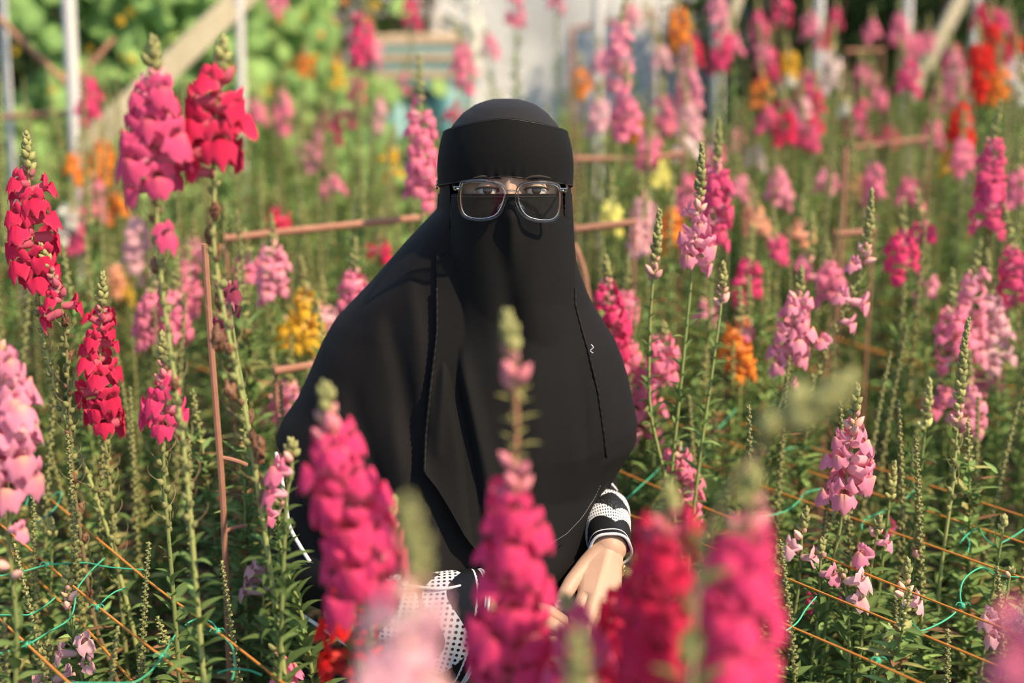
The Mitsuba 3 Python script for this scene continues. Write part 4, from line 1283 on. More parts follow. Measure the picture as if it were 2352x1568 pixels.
S('wilted mauve flowers on the dry stalk beside the rusty stake', 'wilted mauve', [(520, 655), (528, 700), (535, 760), (560, 900)], 1.72, 660, 672, 765, density=0.4, leaves=False)
# --- sharp left group
S('sharp crimson snapdragon at the left edge, tallest of three', 'crimson', [(60, 312), (66, 400), (72, 520), (85, 660), (118, 860), (150, 960), (190, 1060), (235, 1180), (270, 1300)], 2.0, 395, 425, 665, pods=1180, size=1.2, density=1.15, leaf_gap=0.010, stem=PALE_STEM)
S('sharp crimson snapdragon at the left with mostly closed buds', 'crimson', [(96, 565), (112, 610), (138, 680), (148, 740), (158, 900), (166, 1080), (190, 1260), (215, 1420), (270, 1568)], 1.98, 612, 690, 722, pods=1420, size=0.95, dry=0.12, stem=(OLIVE * 0.6, DRY * 1.2), leaf_from=1500)
S('sharp crimson snapdragon at the left with the lowest tip, right one of three', 'crimson', [(236, 632), (234, 700), (230, 850), (238, 980), (252, 1110), (263, 1240), (280, 1400), (295, 1568)], 2.0, 705, 735, 975, pods=1345, size=1.0, density=1.05, stem=(OLIVE * 0.75, OLIVE * 0.6), leaf_from=1370)
S('small pale pink snapdragon in the lower left corner with two open flowers', 'pale pink', [(152, 1308), (160, 1400), (178, 1500), (198, 1600)], 1.80, 1345, 1395, 1395, extra=[('blossom', 205, 1475, 1.0), ('blossom', 150, 1500, 0.95), ('blossom', 190, 1525, 0.8)], leaf_gap=0.008)
S('small green bud spike at the lower left above the ropes', 'lemon', [(117, 1195), (119, 1250), (118, 1340), (112, 1480)], 2.05, 1240, 1240, 1240, leaf_gap=0.008)
S('small pink snapdragon at the lower left corner with a green tip', 'pale pink', [(108, 1478), (112, 1520), (125, 1580)], 1.82, 1530, 1545, 1600, density=0.8)
S('leafy dry stalk left of the lap', 'rose pink', [(648, 1140), (640, 1230), (655, 1300), (690, 1400), (720, 1568)], 1.66, 1160, 1175, 1180, leaf_kind='dark', leaf_gap=0.0045, leaf_size=1.1)
S('green shoot with small buds in front of the dark sleeve', 'rose pink', [(668, 1015), (672, 1060), (660, 1120), (655, 1210)], 1.55, 1050, 1060, 1060, leaf_gap=0.008, leaf_size=0.7, extra=[('blossom', 640, 1085, 1.0), ('blossom', 655, 1135, 0.9)])
S('thin bud shoot right of the large pink snapdragon in front of the cape', 'magenta pink', [(905, 1150), (890, 1190), (872, 1260), (860, 1330), (850, 1500)], 1.45, 1195, 1250, 1250, leaf_gap=0.014, leaf_size=0.7)
S('green shoot tip showing beside the large pink snapdragon', 'rose pink', [(842, 1130), (846, 1180), (850, 1300)], 1.40, 1160, 1160, 1160, leaf_gap=0.006, leaf_size=0.6)
# --- sharp right group
S('slender bud stalk nearest the cape at the right, first of three', 'rose pink', [(1515, 488), (1508, 560), (1500, 640), (1492, 760), (1490, 880), (1500, 985), (1520, 1060)], 2.1, 600, 645, 645, leaf_from=690, leaf_gap=0.011, leaf_size=0.7, stem=(GREEN * 1.3, GREEN * 1.1))
S('sharp pink snapdragon with long bud tip right of the cape, tallest of three', 'candy pink', [(1612, 336), (1608, 430), (1600, 530), (1590, 620), (1574, 780), (1562, 900), (1548, 1030)], 2.1, 455, 492, 610, density=0.8, leaf_from=650, leaf_gap=0.011, leaf_size=0.7, stem=(GREEN * 1.2, GREEN * 1.2))
S('slender bud stalk at the right, third of three and lowest', 'rose pink', [(1661, 608), (1657, 690), (1646, 780), (1632, 880), (1612, 1020)], 2.1, 665, 705, 705, leaf_from=730, leaf_gap=0.011, leaf_size=0.7, stem=(GREEN * 1.4, GREEN * 1.2))
S('hot pink snapdragon right behind the tallest of the three stalks', 'magenta pink', [(1652, 278), (1648, 370), (1642, 480), (1636, 600)], 2.5, 375, 395, 570, size=1.0, density=1.1, detail='fine')
S('pale pink snapdragon right of the orange one', 'candy pink', [(1841, 618), (1830, 700), (1818, 800), (1806, 880), (1775, 980)], 2.25, 668, 690, 838, size=1.02, density=1.1, extra=[('blossom', 1810, 880, 0.7)], leaf_from=860)
S('leaning pink snapdragon at the right with a long bud tip and scattered flowers', 'candy pink', [(2002, 440), (1996, 520), (1982, 600), (1950, 690), (1920, 755), (1880, 850), (1840, 930), (1800, 1010)], 2.25, 560, 600, 600, extra=[('blossom', 1930, 615, 0.95), ('bud2', 2030, 600, 1.2), ('blossom', 1920, 690, 1.0), ('blossom', 1990, 690, 1.1), ('blossom', 1960, 735, 0.9), ('blossom', 1880, 790, 0.9)], pods=900, leaf_from=930)
S('sharp pink snapdragon in front of the orange ropes at the right', 'candy pink', [(1968, 888), (1962, 950), (1950, 1060), (1938, 1160), (1926, 1230), (1908, 1320), (1895, 1440)], 1.93, 955, 995, 1150, size=1.12, density=1.15, pods=1215, leaf_from=1230, stem=(GREEN * 1.2, GREEN))
S('tall bud stalk at the right with a few closed pink buds', 'rose pink', [(2224, 736), (2212, 820), (2205, 900), (2198, 990), (2192, 1080), (2175, 1210), (2158, 1340), (2150, 1460)], 2.0, 940, 990, 990, pods=1180, leaf_from=1230, stem=PALE_STEM)
S('green bud stalk left of the tall one at the right', 'lemon', [(2135, 876), (2128, 950), (2118, 1050), (2105, 1180), (2085, 1330)], 2.1, 965, 990, 990, leaf_gap=0.0085)
S('short green bud spike right of the sharp pink snapdragon', 'lemon', [(2054, 1065), (2046, 1120), (2038, 1200), (2022, 1330)], 2.0, 1145, 1150, 1150, leaf_gap=0.009)
for lab, kd, poly, dd, bz, oz, ex in [
    ('small snapdragon with two pink flowers, leftmost of the low group at the right', 'pale pink', [(1852, 1172), (1842, 1230), (1836, 1330), (1820, 1440)], 1.92, 1222, 1240, [('blossom', 1800, 1258, 1.0), ('blossom', 1870, 1280, 0.9)]),
    ('small snapdragon with one pink flower hanging right in the low group', 'candy pink', [(1888, 1242), (1884, 1300), (1880, 1400), (1868, 1500)], 1.88, 1272, 1290, [('blossom', 1912, 1318, 1.0)]),
    ('small snapdragon with a large open pink flower facing the camera at the right', 'candy pink', [(2020, 1190), (2012, 1240), (2000, 1310), (1985, 1420)], 1.9, 1225, 1240, [('blossom', 1992, 1275, 1.1), ('blossom', 2020, 1245, 0.8)]),
    ('small snapdragon with sideways pink flowers, lowest of the low group', 'pale pink', [(1938, 1315), (1945, 1370), (1950, 1440), (1950, 1540)], 1.86, 1325, 1330, [('blossom', 1965, 1335, 1.1), ('blossom', 1990, 1375, 1.0)]),
    ('small snapdragon with one pink flower below a pale bud tip', 'pale pink', [(2085, 1290), (2078, 1340), (2066, 1420), (2055, 1540)], 1.84, 1340, 1365, [('blossom', 2095, 1385, 1.0), ('bud2', 2060, 1365, 1.0)]),
    ('green bud tip beside the lowest rope with a green knot', 'lemon', [(2042, 1443), (2032, 1490), (2015, 1540), (2000, 1600)], 1.72, 1510, 1520, []),
    ('leafy green shoot at the lower right edge', 'lemon', [(2306, 1190), (2300, 1240), (2285, 1330), (2262, 1480)], 1.95, 1215, 1220, []),
    ('leafy green shoot at the right edge with pink flowers low down', 'pale pink', [(2322, 1310), (2310, 1380), (2300, 1460), (2290, 1600)], 1.85, 1325, 1330, [('blossom', 2260, 1420, 1.1), ('blossom', 2330, 1430, 1.0), ('blossom', 2260, 1460, 0.9)]),
    ('magenta flower low behind the sharp pink snapdragon', 'magenta pink', [(2075, 1190), (2068, 1230), (2060, 1330)], 2.25, 1196, 1200, [('blossom', 2055, 1215, 1.0)]),
    ('low magenta flower under the left of the low group', 'magenta pink', [(1880, 1345), (1890, 1380), (1890, 1480)], 2.0, 1350, 1352, [('blossom', 1868, 1375, 1.0), ('blossom', 1910, 1365, 1.0)]),
    ('thin shoot with a bud beside the tall bud stalk', 'rose pink', [(2110, 1225), (2102, 1290), (2090, 1400)], 1.93, 1262, 1280, [])]:
    S(lab, kd, poly, dd, bz, oz, oz, extra=ex, leaf_gap=0.0075)
S('pink snapdragon low beside the cape at the right', 'rose pink', [(1556, 1020), (1560, 1060), (1572, 1120), (1580, 1180), (1585, 1300)], 2.15, 1035, 1048, 1185, density=0.9)
S('pink snapdragon behind the slender bud stalk, upper one', 'rose pink', [(1525, 745), (1522, 800), (1518, 880), (1505, 960), (1500, 1100)], 2.35, 775, 785, 880, density=1.0)
S('pink snapdragon behind the slender bud stalk, lower one beside the cape', 'rose pink', [(1488, 820), (1486, 880), (1482, 960), (1480, 1080)], 2.4, 850, 860, 1010, density=1.0, size=1.1)
S('hot pink snapdragon touching the cape on the right', 'hot pink', [(1392, 592), (1396, 660), (1402, 740), (1415, 830), (1425, 950)], 2.4, 645, 665, 800, density=1.0)
S('pink snapdragon leaning out behind the cape on the right', 'rose pink', [(1432, 765), (1432, 800), (1434, 850), (1436, 950)], 2.45, 780, 785, 850)

# --- blurred field behind: (column, first row, last row of the flowers, colour, distance)
FIELD = [
    (205, 190, 275, 'hot pink', 4.0), (234, 332, 410, 'orange', 4.0), (178, 362, 430, 'orange', 3.9), (216, 418, 492, 'rose pink', 3.8), (262, 452, 498, 'orange', 3.9), (160, 488, 552, 'white', 3.6),
    (186, 495, 575, 'magenta pink', 3.6), (312, 512, 608, 'pale pink', 3.3), (332, 608, 650, 'pale pink', 3.4), (350, 688, 802, 'rose pink', 2.6), (402, 690, 790, 'rose pink', 2.6), (432, 612, 705, 'rose pink', 2.9),
    (258, 622, 678, 'peach', 3.6), (285, 640, 690, 'yellow', 3.7), (651, 222, 302, 'rose pink', 4.6), (635, 488, 530, 'crimson', 3.4), (727, 318, 400, 'candy pink', 4.6), (764, 262, 330, 'hot pink', 4.6),
    (832, 48, 158, 'hot pink', 4.1), (856, 98, 158, 'candy pink', 4.5), (944, -20, 52, 'hot pink', 5.2), (634, -30, 26, 'rose pink', 5.0), (822, 188, 282, 'magenta pink', 4.6), (872, 238, 300, 'pale pink', 5.0),
    (766, 415, 445, 'rose pink', 3.6), (900, 348, 412, 'yellow', 4.0), (966, 238, 462, 'rose pink', 2.8), (1062, 112, 212, 'rose pink', 4.1), (1084, -10, 140, 'white', 4.6), (1184, -5, 56, 'rose pink', 4.6),
    (1278, -40, 12, 'candy pink', 4.8), (1050, 248, 285, 'hot pink', 4.6), (571, 598, 642, 'rose pink', 2.8), (626, 572, 692, 'candy pink', 2.7), (702, 676, 805, 'yellow', 2.75), (668, 742, 800, 'yellow', 2.9),
    (812, 636, 712, 'rose pink', 2.6), (664, 892, 945, 'candy pink', 2.6), (636, 920, 955, 'rose pink', 2.6), (745, 715, 760, 'pale pink', 2.8), (610, 1300, 1365, 'pale pink', 2.0),
    (1426, 62, 202, 'candy pink', 3.4), (1438, 212, 318, 'rose pink', 3.3), (1376, 240, 302, 'pale pink', 3.9), (1555, 26, 106, 'orange', 4.1), (1336, 172, 212, 'orange', 4.6), (1573, 112, 158, 'candy pink', 4.4),
    (1591, 88, 152, 'crimson', 4.6), (1650, -15, 62, 'candy pink', 4.3), (1658, 68, 165, 'hot pink', 4.3), (1684, 88, 132, 'rose pink', 4.4), (1515, 118, 152, 'pale pink', 4.6), (1583, 168, 238, 'candy pink', 4.0),
    (1525, 236, 306, 'rose pink', 4.0), (1580, 250, 322, 'pale pink', 3.9), (1494, 318, 352, 'rose pink', 3.8), (1488, 338, 392, 'rose pink', 3.5), (1468, 284, 322, 'orange', 4.0), (1511, 368, 422, 'lemon', 3.8),
    (1572, 332, 362, 'blush white', 3.8), (1405, 478, 532, 'lemon', 3.2), (1476, 458, 502, 'pale pink', 3.3), (1474, 518, 588, 'pale pink', 3.2), (1545, 492, 575, 'orange', 3.1), (1742, 38, 92, 'magenta pink', 5.0),
    (1793, -15, 56, 'hot pink', 5.0), (1858, 38, 86, 'rose pink', 5.2), (1892, 78, 116, 'crimson', 5.2), (1750, 108, 162, 'rose pink', 4.8), (1768, 122, 202, 'hot pink', 4.9), (1748, 178, 252, 'orange', 4.5),
    (1811, 128, 176, 'yellow', 4.9), (1806, 178, 202, 'white', 4.9), (1911, 118, 206, 'blush white', 4.5), (1856, 178, 242, 'magenta pink', 4.1), (1872, 228, 292, 'crimson', 4.0), (1801, 248, 332, 'crimson', 3.8),
    (1765, 258, 312, 'magenta pink', 4.0), (1840, 240, 292, 'pale pink', 4.0), (1850, 292, 342, 'magenta pink', 3.9), (1982, 158, 202, 'rose pink', 4.9), (2012, 188, 252, 'rose pink', 4.6), (1975, 238, 312, 'magenta pink', 4.1),
    (1950, 240, 268, 'white', 4.4), (2066, 42, 112, 'rose pink', 5.0), (2096, 88, 132, 'rose pink', 5.2), (2131, 82, 118, 'rose pink', 5.4), (2081, 148, 214, 'magenta pink', 4.1), (2002, 56, 92, 'rose pink', 5.4),
    (2190, 130, 222, 'candy pink', 4.5), (2185, 118, 150, 'magenta pink', 5.0), (2256, 16, 62, 'crimson', 5.0), (2282, 38, 72, 'hot pink', 5.0), (2276, 58, 112, 'scarlet', 4.8), (2250, 108, 194, 'scarlet', 4.1),
    (2240, 192, 240, 'scarlet', 4.1), (2326, 92, 122, 'scarlet', 4.6), (2306, 118, 152, 'crimson', 4.6), (2334, 138, 175, 'blush white', 4.5), (2298, 168, 232, 'orange', 4.1), (2206, 254, 334, 'scarlet', 3.6),
    (2211, 332, 392, 'rose pink', 3.5), (2195, 350, 395, 'yellow', 3.6), (2281, 338, 522, 'magenta pink', 2.7), (2328, 580, 702, 'magenta pink', 2.6), (2340, 400, 470, 'rose pink', 3.2), (1720, 610, 682, 'hot pink', 2.85),
    (1780, 558, 602, 'magenta pink', 3.0), (1740, 508, 542, 'peach', 3.2), (1728, 482, 512, 'peach', 3.3), (1840, 522, 556, 'peach', 3.1), (1786, 398, 472, 'candy pink', 3.5), (2006, 388, 452, 'rose pink', 3.4),
    (1700, 420, 460, 'candy pink', 3.6), (1622, 420, 462, 'crimson', 3.5), (1575, 415, 492, 'rose pink', 3.4), (2074, 548, 628, 'hot pink', 2.7), (2117, 525, 560, 'hot pink', 2.8), (1906, 618, 684, 'rose pink', 2.75),
    (1858, 602, 640, 'rose pink', 2.8), (1700, 750, 862, 'orange', 2.6), (1718, 752, 790, 'rose pink', 2.7), (2236, 640, 850, 'candy pink', 2.55), (2282, 690, 835, 'pale pink', 2.6), (2188, 722, 820, 'rose pink', 2.5),
    (2224, 900, 1000, 'candy pink', 2.4), (2165, 905, 950, 'rose pink', 2.5), (1438, 682, 735, 'rose pink', 2.8), (2266, 855, 890, 'rose pink', 2.7), (2310, 40, 70, 'magenta pink', 5.2), (2345, 190, 225, 'white', 4.4),
    (1920, 30, 70, 'hot pink', 6.0), (2160, 210, 260, 'rose pink', 4.6), (2140, 290, 330, 'rose pink', 4.3), (2040, 300, 340, 'hot pink', 4.5), (1690, 300, 340, 'candy pink', 4.4), (1640, 330, 370, 'rose pink', 4.2),
    (1600, 410, 450, 'crimson', 3.9), (1730, 345, 380, 'blush white', 4.2), (1900, 400, 440, 'candy pink', 3.7), (1960, 420, 450, 'peach', 3.8), (2090, 420, 470, 'rose pink', 3.5), (1380, 120, 170, 'candy pink', 5.2),
    (1450, 20, 60, 'rose pink', 5.6), (1120, 90, 130, 'rose pink', 5.4), (700, 130, 170, 'orange', 5.4), (770, 150, 200, 'yellow', 5.6), (690, 340, 380, 'pale pink', 4.8), (870, 560, 590, 'crimson', 3.2), (590, 240, 280, 'rose pink', 4.6),
    (740, 280, 310, 'candy pink', 4.9), (930, 180, 215, 'rose pink', 5.2), (445, 560, 590, 'candy pink', 3.4), (1625, 700, 740, 'candy pink', 3.0), (1990, 470, 500, 'rose pink', 3.5), (2130, 640, 680, 'candy pink', 3.0),
]
ORD = ['first', 'second', 'third', 'fourth', 'fifth', 'sixth', 'seventh', 'eighth', 'ninth', 'tenth', 'eleventh', 'twelfth']


def zone_of(x, y):
    col = 'left of the tall pair' if x < 290 else 'right of the tall pair' if x < 560 else 'left of the head' if x < 1010 else 'above the head' if x < 1310 else \
        'right of the head' if x < 1560 else 'right of the three stalks' if x < 1720 else 'before the dark hedge' if x < 2060 else 'at the right edge'
    row = 'in the top row' if y < 130 else 'high' if y < 300 else 'at eye level' if y < 560 else 'low'
    return col, row


zones = {}
for i, (x, y0, y1, kd, d) in enumerate(FIELD):
    zones.setdefault((kd, *zone_of(x, y0)), []).append(i)
field_label = {}
for (kd, col, row), ids in zones.items():
    ids.sort(key=lambda i: FIELD[i][0])
    for n_, i in enumerate(ids):
        o = '' if len(ids) == 1 else ORD[n_] + ' '
        tail = '' if len(ids) == 1 else ' from left,'
        field_label[i] = f'{o}blurred {kd} snapdragon{tail} {row} {col}'
for i, (x, y0, y1, kd, d) in enumerate(FIELD):
    z0 = P(x, y1, d)[2]
    tipy = y0 - (70 + 50 * rng.random()) * 2.6 / d
    lean = rng.normal(0, 0.05)
    foot = y1 + 0.45 * FPX / d * 0.9
    sway = rng.normal(0, 8)
    S(field_label[i], kd, [(x - lean * (y1 - tipy), tipy), (x, y0), (x + lean * (y1 - y0), y1), (x + lean * (y1 - y0) + sway, foot)], d, y0 - 12, y0, y1, size=1.04 + 0.08 * (d > 3.5), density=1.1 if d < 4 else 0.95,
      detail='medium' if d < 4.3 else 'far', group='blurred snapdragons of the field', pods=(y1 + 0.15 * FPX / d) if rng.random() < 0.5 else None, leaf_gap=0.0085, leaf_size=1.1,
      leaf_kind='green' if rng.random() < 0.6 else 'light', stem=PALE_STEM if rng.random() < 0.6 else (None, None))

# ------------------------------------------------------------------ stalks without blossoms that fill the field
def stalk_variants(n, fine):
    out = []
    for i in range(n):
        r = np.random.default_rng(900 + i)
        h = r.uniform(0.72, 1.0)
        bend = r.uniform(-0.05, 0.05, 2)
        base = np.array([0, 0, 0.0])
        pts = curve([base, base + [bend[0] * 0.4, bend[1] * 0.4, h * 0.55], base + [bend[0], bend[1], h]], 12)
        seed = r.random() < 0.75
        st = stem_mesh(pts[::-1], 0.0042, 0.0016, 4, np.array((0.44, 0.43, 0.20)) if seed else GREEN * 1.4, GREEN * 0.9)
        leaf, pod = Bag(), Bag()
        k = 0
        z = 0.05
        top_leaf = h * r.uniform(0.38, 0.58) if seed else h * 0.86
        while z < h - 0.005:
            o = np.array([np.interp(z, pts[:, 2], pts[:, q]) for q in range(3)])
            if z < top_leaf:
                m = leaf_mesh(r, False, [LEAF * 1.4, LEAF * 2.2 + 0.01, LEAF * 1.0, OLIVE * 1.0, DRY * 1.6][int(r.integers(5))], 0.05 * r.uniform(0.7, 1.25))
                leaf.add(m, frame(o, [bend[0], bend[1], 1], k * 2.39996 + r.normal(0, 0.4), r.uniform(0.1, 1.0), 1.25 - 0.5 * z / h))
                if r.random() < 0.6:
                    leaf.add(leaf_mesh(r, False, LEAF * r.uniform(0.8, 1.8), 0.032), frame(o + r.normal(0, 0.012, 3), [0, 0, 1], k * 1.7, r.uniform(0.2, 1.1), 1.0))
                z += 0.0065 * r.uniform(0.6, 1.5)
            else:
                q = (z - top_leaf) / (h - top_leaf)
                m = pod_mesh(r, False) if seed else bud_mesh('lemon', 0, r, False)
                pod.add(m, frame(o, [bend[0], bend[1], 1], k * 2.39996, 0.6 + 0.3 * q, 1.15 - 0.5 * q))
                z += 0.0075 * (1 - 0.4 * q)
            k += 1
        out.append((shape(st, 'mat_plant'), shape(leaf.mesh(), 'mat_leaf'), shape(pod.mesh(), 'mat_plant'), h, seed))
    return out


STALKS = stalk_variants(14, False)
AXIS = np.array([-0.608, 0.794])            # the beds run this way


BARE = [on_level(2090, 760, 0.30), on_level(2010, 900, 0.30)]   # gaps of bare dark soil


def clear_of(x, y):
    """Keeps stalks off the person and out of the path in front of her."""
    if (x + 0.03) ** 2 / 0.36 ** 2 + (y - 2.02) ** 2 / 0.58 ** 2 < 1:
        return False
    if any((x - q[0]) ** 2 / 0.13 ** 2 + (y - q[1]) ** 2 / 0.30 ** 2 < 1 for q in BARE):
        return False
    if y < 1.75 and abs(x) < 0.42:
        return False
    return True


def height_cap(x, y):
    """How tall stalks may stand there so that what the photograph shows beyond stays in sight."""
    px = W / 2 + FPX * x / (y * CP)
    if y < 1.9:
        return 0.42
    if y < 2.4:
        return 0.56
    if y < 3.2:
        return 0.74
    if y > 4.6 and 760 < px < 1720:
        return 0.60
    return 0.92 if px > 1900 or px < 500 else 0.86


spots, tries = [], 0
rs = np.random.default_rng(41)
while tries < 60000 and len(spots) < 1150:
    tries += 1
    y = 1.35 + 6.2 * rs.random() ** 0.95
    x = rs.uniform(-1, 1) * (0.45 + y * 0.46)
    if not clear_of(x, y):
        continue
    gap = 0.070 + 0.010 * y
    if any((x - a) ** 2 + (y - b) ** 2 < gap * gap for a, b in spots):
        continue
    spots.append((x, y))
spots.sort(key=lambda q: q[1])
mass = {'stem': [], 'foliage': [], 'pod': []}
many, stalk_at = 0, {}
for i, (x, y) in enumerate(spots):
    st, lf, pd, h, seed = STALKS[int(rs.integers(len(STALKS)))]
    cap = height_cap(x, y)
    want = cap * rs.uniform(0.72, 1.08)
    sc = want / h
    M = (T().translate([x, y, -0.005]) @ T().rotate([0, 0, 1], float(rs.uniform(0, 360))) @ T().scale([max(sc, 0.8) * (1.35 if y < 2.5 else 1.0), max(sc, 0.8) * (1.35 if y < 2.5 else 1.0), sc]))
    px = W / 2 + FPX * x / (y * CP)
    tip_row = H / 2 - FPX * ((want - EYE[2]) * CP + y * SP) / (y * CP - (want - EYE[2]) * SP)
    if many < 170 and -30 < px < W + 30 and tip_row < H - 20:
        many += 1
        where = 'at the lower left' if px < 640 and y < 2.4 else 'at the lower right' if y < 2.4 else 'behind the person on the left' if px < 1176 else 'behind the person on the right'
        lab = ('leafy green stalk with seed pods and no flowers ' if seed else 'leafy green stalk with a bud tip and no flowers ') + where
        k = thing('leafy_stalk', lab, 'plant', ('seed stalks ' if seed else 'bud stalks ') + where)
        stalk_at[k] = (px, tip_row, seed)
        for nm, s_ in (('stem', st), ('foliage', lf), ('seed_pods' if seed else 'bud_tip', pd)):
            kk = part(k, nm, s_, kind=None if nm == 'stem' else 'stuff')
            scene[kk]['to_world'] = M
    else:
        m_ = np.array(M.matrix)
        for nm, s_ in (('stem', st), ('foliage', lf), ('pod', pd)):
            mass[nm].append((s_, m_))
    # each stalk's label: its kind, where its tip stands, and its rank from the left there
by_zone = {}
for k, (px, row, seed) in stalk_at.items():
    by_zone.setdefault((seed, *zone_of(px, row)), []).append((px, k))
MORE = ORD + ['thirteenth', 'fourteenth', 'fifteenth', 'sixteenth', 'seventeenth', 'eighteenth', 'nineteenth', 'twentieth']
for (seed, col, row), found in by_zone.items():
    for n_, (px, k) in enumerate(sorted(found)):
        o = '' if len(found) == 1 else MORE[min(n_, 19)] + ' '
        tail = '' if len(found) == 1 else ' from the left'
        labels[k]['label'] = f"{o}flowerless {'seed' if seed else 'bud'} stalk{tail}, {row} {col}"


def merged(lst, mat):
    B = Bag()
    for s_, m_ in lst:
        v, f, n, uv, c = meshkit.WRITTEN[s_['filename']]
        B.add((v, f, uv), m_)
    v, f, uv = B.mesh()
    return mikit.ply((v, f), mat, smooth=True, uv=uv)


fk = thing('field_stalks', 'dense blurred green and olive stalks filling the flower field', 'plants', kind='stuff')
for nm, lst in mass.items():
    part(fk, nm, merged(lst, 'mat_leaf' if nm == 'foliage' else 'mat_plant'), kind='stuff')


# ------------------------------------------------------------------ climbing leaves at the upper left, hedges behind
def round_leaf(r, size, tint):
    """A round, slightly dished leaf of a climber facing +x."""
    n = 12
    a = np.arange(n) * 2 * np.pi / n
    rad = size * (1 + 0.08 * np.sin(5 * a + r.uniform(0, 6)))
    ring = np.stack([-0.10 * size * np.ones(n) + 0.12 * size * np.sin(2 * a), rad * np.cos(a), rad * np.sin(a)], 1)
    mid = np.stack([np.zeros(n), 0.5 * rad * np.cos(a), 0.5 * rad * np.sin(a)], 1)
    v = np.vstack([[[0.04 * size, 0, 0]], mid, ring])
    f = [[0, 1 + j, 1 + (j + 1) % n] for j in range(n)]
    for j in range(n):
        k = (j + 1) % n
        f += [[1 + j, 1 + n + j, 1 + n + k], [1 + j, 1 + n + k, 1 + k]]
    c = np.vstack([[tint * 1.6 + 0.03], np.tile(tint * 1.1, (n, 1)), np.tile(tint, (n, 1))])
    return v, np.array(f), np.clip(c, 0, 0.9)


RL = []
for i in range(10):
    r = np.random.default_rng(300 + i)
    tint = np.array((0.24, 0.42, 0.11)) * r.uniform(0.75, 1.25) * np.array([r.uniform(0.8, 1.2), 1, 1])
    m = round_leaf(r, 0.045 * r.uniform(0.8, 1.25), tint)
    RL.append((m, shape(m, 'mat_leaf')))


def facing(o, d, roll, sc):
    d = d / np.linalg.norm(d)
    y = np.array([-d[1], d[0], 0.0]); y /= math.sqrt(y @ y) + 1e-9
    z = cross3(d, y)
    y, z = y * math.cos(roll) + z * math.sin(roll), z * math.cos(roll) - y * math.sin(roll)
    M = np.eye(4)
    M[:3, 0], M[:3, 1], M[:3, 2], M[:3, 3] = d * sc, y * sc, z * sc, o
    return M


rv = np.random.default_rng(77)
VINES = [(-60, 5.2, 'climbing plant with round bright leaves at the left edge'), (110, 5.4, 'climbing plant with round bright leaves behind the thick steel post'), (290, 5.5, 'climbing plant with round bright leaves above the tall pair'),
         (450, 5.6, 'climbing plant with round bright leaves behind the leaning beam'), (640, 6.0, 'climbing plant with orange blossoms left of the stack of boards'), (790, 6.3, 'climbing plant with yellow and orange blossoms beside the stack of boards')]
for vi, (px, d, lab) in enumerate(VINES):
    k = thing('climbing_plant', lab, 'plant')
    c0 = P(px, 120, d)
    c0[2] = 0
    wid = 0.24
    for s_ in range(3):
        a = c0 + [rv.uniform(-0.15, 0.15), 0.15, 0]
        pts = curve([a, a + [rv.uniform(-0.1, 0.1), 0, 0.6], a + [rv.uniform(-0.15, 0.15), 0.05, 1.2], a + [rv.uniform(-0.2, 0.2), 0.05, 1.7]], 14)
        v, f = tube_mesh(pts, 0.006, 5)
        part(k, 'vine', shape((v, f, np.tile(GREEN * 0.9, (len(v), 1))), 'mat_plant'))
    bag = Bag()
    for j in range(430):
        o = c0 + [rv.normal(0, wid * 0.62), rv.uniform(-0.12, 0.3), 1.75 * rv.random() ** 0.85]
        if meshkit.noise(np.array([[o[0] * 3.2, o[2] * 3.2, 5.0]]))[0] < 0.36:
            continue
        dirn = np.array([0.45 + rv.normal(0, 0.45), -0.75 + rv.normal(0, 0.4), 0.55 + rv.normal(0, 0.4)])
        M = facing(o, dirn, rv.uniform(0, 6.28), rv.uniform(0.7, 1.25))
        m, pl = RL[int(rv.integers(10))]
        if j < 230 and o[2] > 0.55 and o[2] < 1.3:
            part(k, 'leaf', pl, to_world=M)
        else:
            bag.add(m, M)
    part(k, 'foliage', shape(bag.mesh(), 'mat_leaf'), kind='stuff')
    for j in range([1, 2, 4, 4, 10, 12][vi]):
        o = c0 + [rv.normal(0, wid * 0.6), -0.2, rv.uniform(0.75, 1.15)]
        kd = 'orange' if rv.random() < (0.65 if vi > 2 else 0.3) else 'yellow'
        m, pl = organ('blossom', kd, False, 5)
        grown(fresh(f'{k}__blossom'), pl, facing(o, np.array([rv.normal(0, 0.8), -1, 0.3]), rv.uniform(0, 6), rv.uniform(0.9, 1.3)))


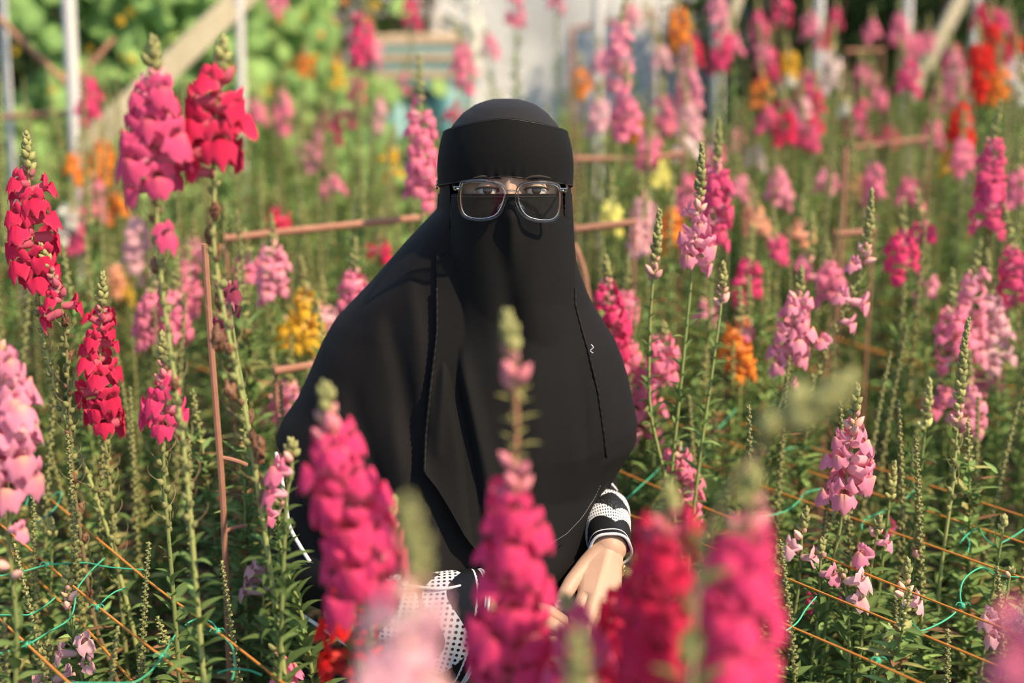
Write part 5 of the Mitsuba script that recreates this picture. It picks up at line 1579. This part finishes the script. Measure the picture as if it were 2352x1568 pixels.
def bush(name, label, c, rx, ry, h, tint, n, size, seed, cat='hedge'):
    k = thing(name, label, cat)
    r = np.random.default_rng(seed)
    # branches
    B = Bag()
    for i in range(9):
        a = np.array([c[0] + r.normal(0, rx * 0.35), c[1] + r.normal(0, ry * 0.3), 0])
        e = a + [r.normal(0, rx * 0.4), r.normal(0, ry * 0.3), h * r.uniform(0.6, 0.95)]
        v, f = tube_mesh(curve([a, 0.5 * (a + e) + r.normal(0, 0.05, 3), e], 8), np.linspace(0.018, 0.006, 8), 5)
        B.add((v, f, np.tile(DRY * 0.7, (len(v), 1))))
    part(k, 'branches', shape(B.mesh(), 'mat_plant'))
    L_ = Bag()
    Q = r.normal(0, 1, (n, 3)); Q /= np.linalg.norm(Q, axis=1, keepdims=True)
    R_ = r.random((n, 1)) ** 0.33
    O = np.array([c[0], c[1], h * 0.52]) + Q * R_ * np.array([rx, ry, h * 0.52])
    ok = (O[:, 2] > 0.02) & (meshkit.noise(O * 3.0) > 0.33)
    for q, o in zip(Q[ok], O[ok]):
        g = np.asarray(tint) * r.uniform(0.6, 1.5)
        ln = size * r.uniform(0.7, 1.3)
        v = np.array([[0, 0, 0], [ln * 0.5, -ln * 0.24, 0.1 * ln], [ln * 0.5, ln * 0.24, 0.1 * ln], [ln, 0, -0.1 * ln]])
        L_.add((v, np.array([[0, 1, 2], [1, 3, 2]]), np.tile(g, (4, 1))), facing(o, q + r.normal(0, 0.5, 3) + [0, 0, -0.2], r.uniform(0, 6.28), 1.0))
    part(k, 'foliage', shape(L_.mesh(), 'mat_leaf'), kind='stuff')


def around(px, d):
    p = P(px, 100, d)
    return (p[0], p[1])


DK = (0.045, 0.085, 0.025)
bush('hedge', 'dark hedge behind the climbing leaves at the far left', around(40, 6.3), 0.75, 0.5, 2.1, DK, 3600, 0.085, 1)
bush('hedge', 'dark hedge behind the leaning beam', around(430, 6.9), 0.75, 0.5, 2.1, DK, 3600, 0.085, 2)
bush('hedge', 'dark hedge left of the stack of boards', around(740, 7.6), 0.7, 0.5, 2.2, DK, 3600, 0.085, 3)
bush('hedge', 'dark hedge right of the plastic sheet', around(1790, 7.8), 0.62, 0.5, 2.1, DK, 4200, 0.075, 4)
bush('hedge', 'dark hedge at the upper right with pale leaf tips', around(2010, 8.0), 0.70, 0.5, 2.0, (0.075, 0.12, 0.04), 4200, 0.08, 5)
bush('hedge', 'dark hedge at the top right corner', around(2270, 7.6), 0.75, 0.5, 2.2, DK, 4200, 0.08, 6)
for i, (px, d, h, lab) in enumerate([(700, 9.5, 2.6, 'tree-high hedge behind the boards'), (200, 9.0, 2.8, 'tree-high hedge far behind at the left'), (1900, 10.2, 2.8, 'tree-high hedge far behind at the right'), (2500, 9.5, 2.8, 'tree-high hedge outside the right edge'), (-250, 8.0, 2.8, 'tree-high hedge outside the left edge')]):
    bush('hedge', lab, around(px, d), 0.85, 0.6, h, (0.05, 0.09, 0.03), 4200, 0.12, 20 + i)
for i, (px, d, lab) in enumerate([(1010, 7.0, 'low pale green shrub below the stack of boards'), (1215, 7.2, 'low pale green shrub below the plastic sheet above the head'), (1420, 7.4, 'low pale green shrub below the plastic sheet right of the head'), (1610, 7.3, 'low pale green shrub below the right end of the plastic sheet')]):
    bush('shrub', lab, around(px, d), 0.42, 0.35, 0.52, (0.24, 0.29, 0.17), 2200, 0.06, 40 + i, 'shrub')

for k_ in list(labels):
    if not labels[k_].get('category') and not labels[k_].get('kind') and not labels[k_].get('label'):
        del labels[k_]
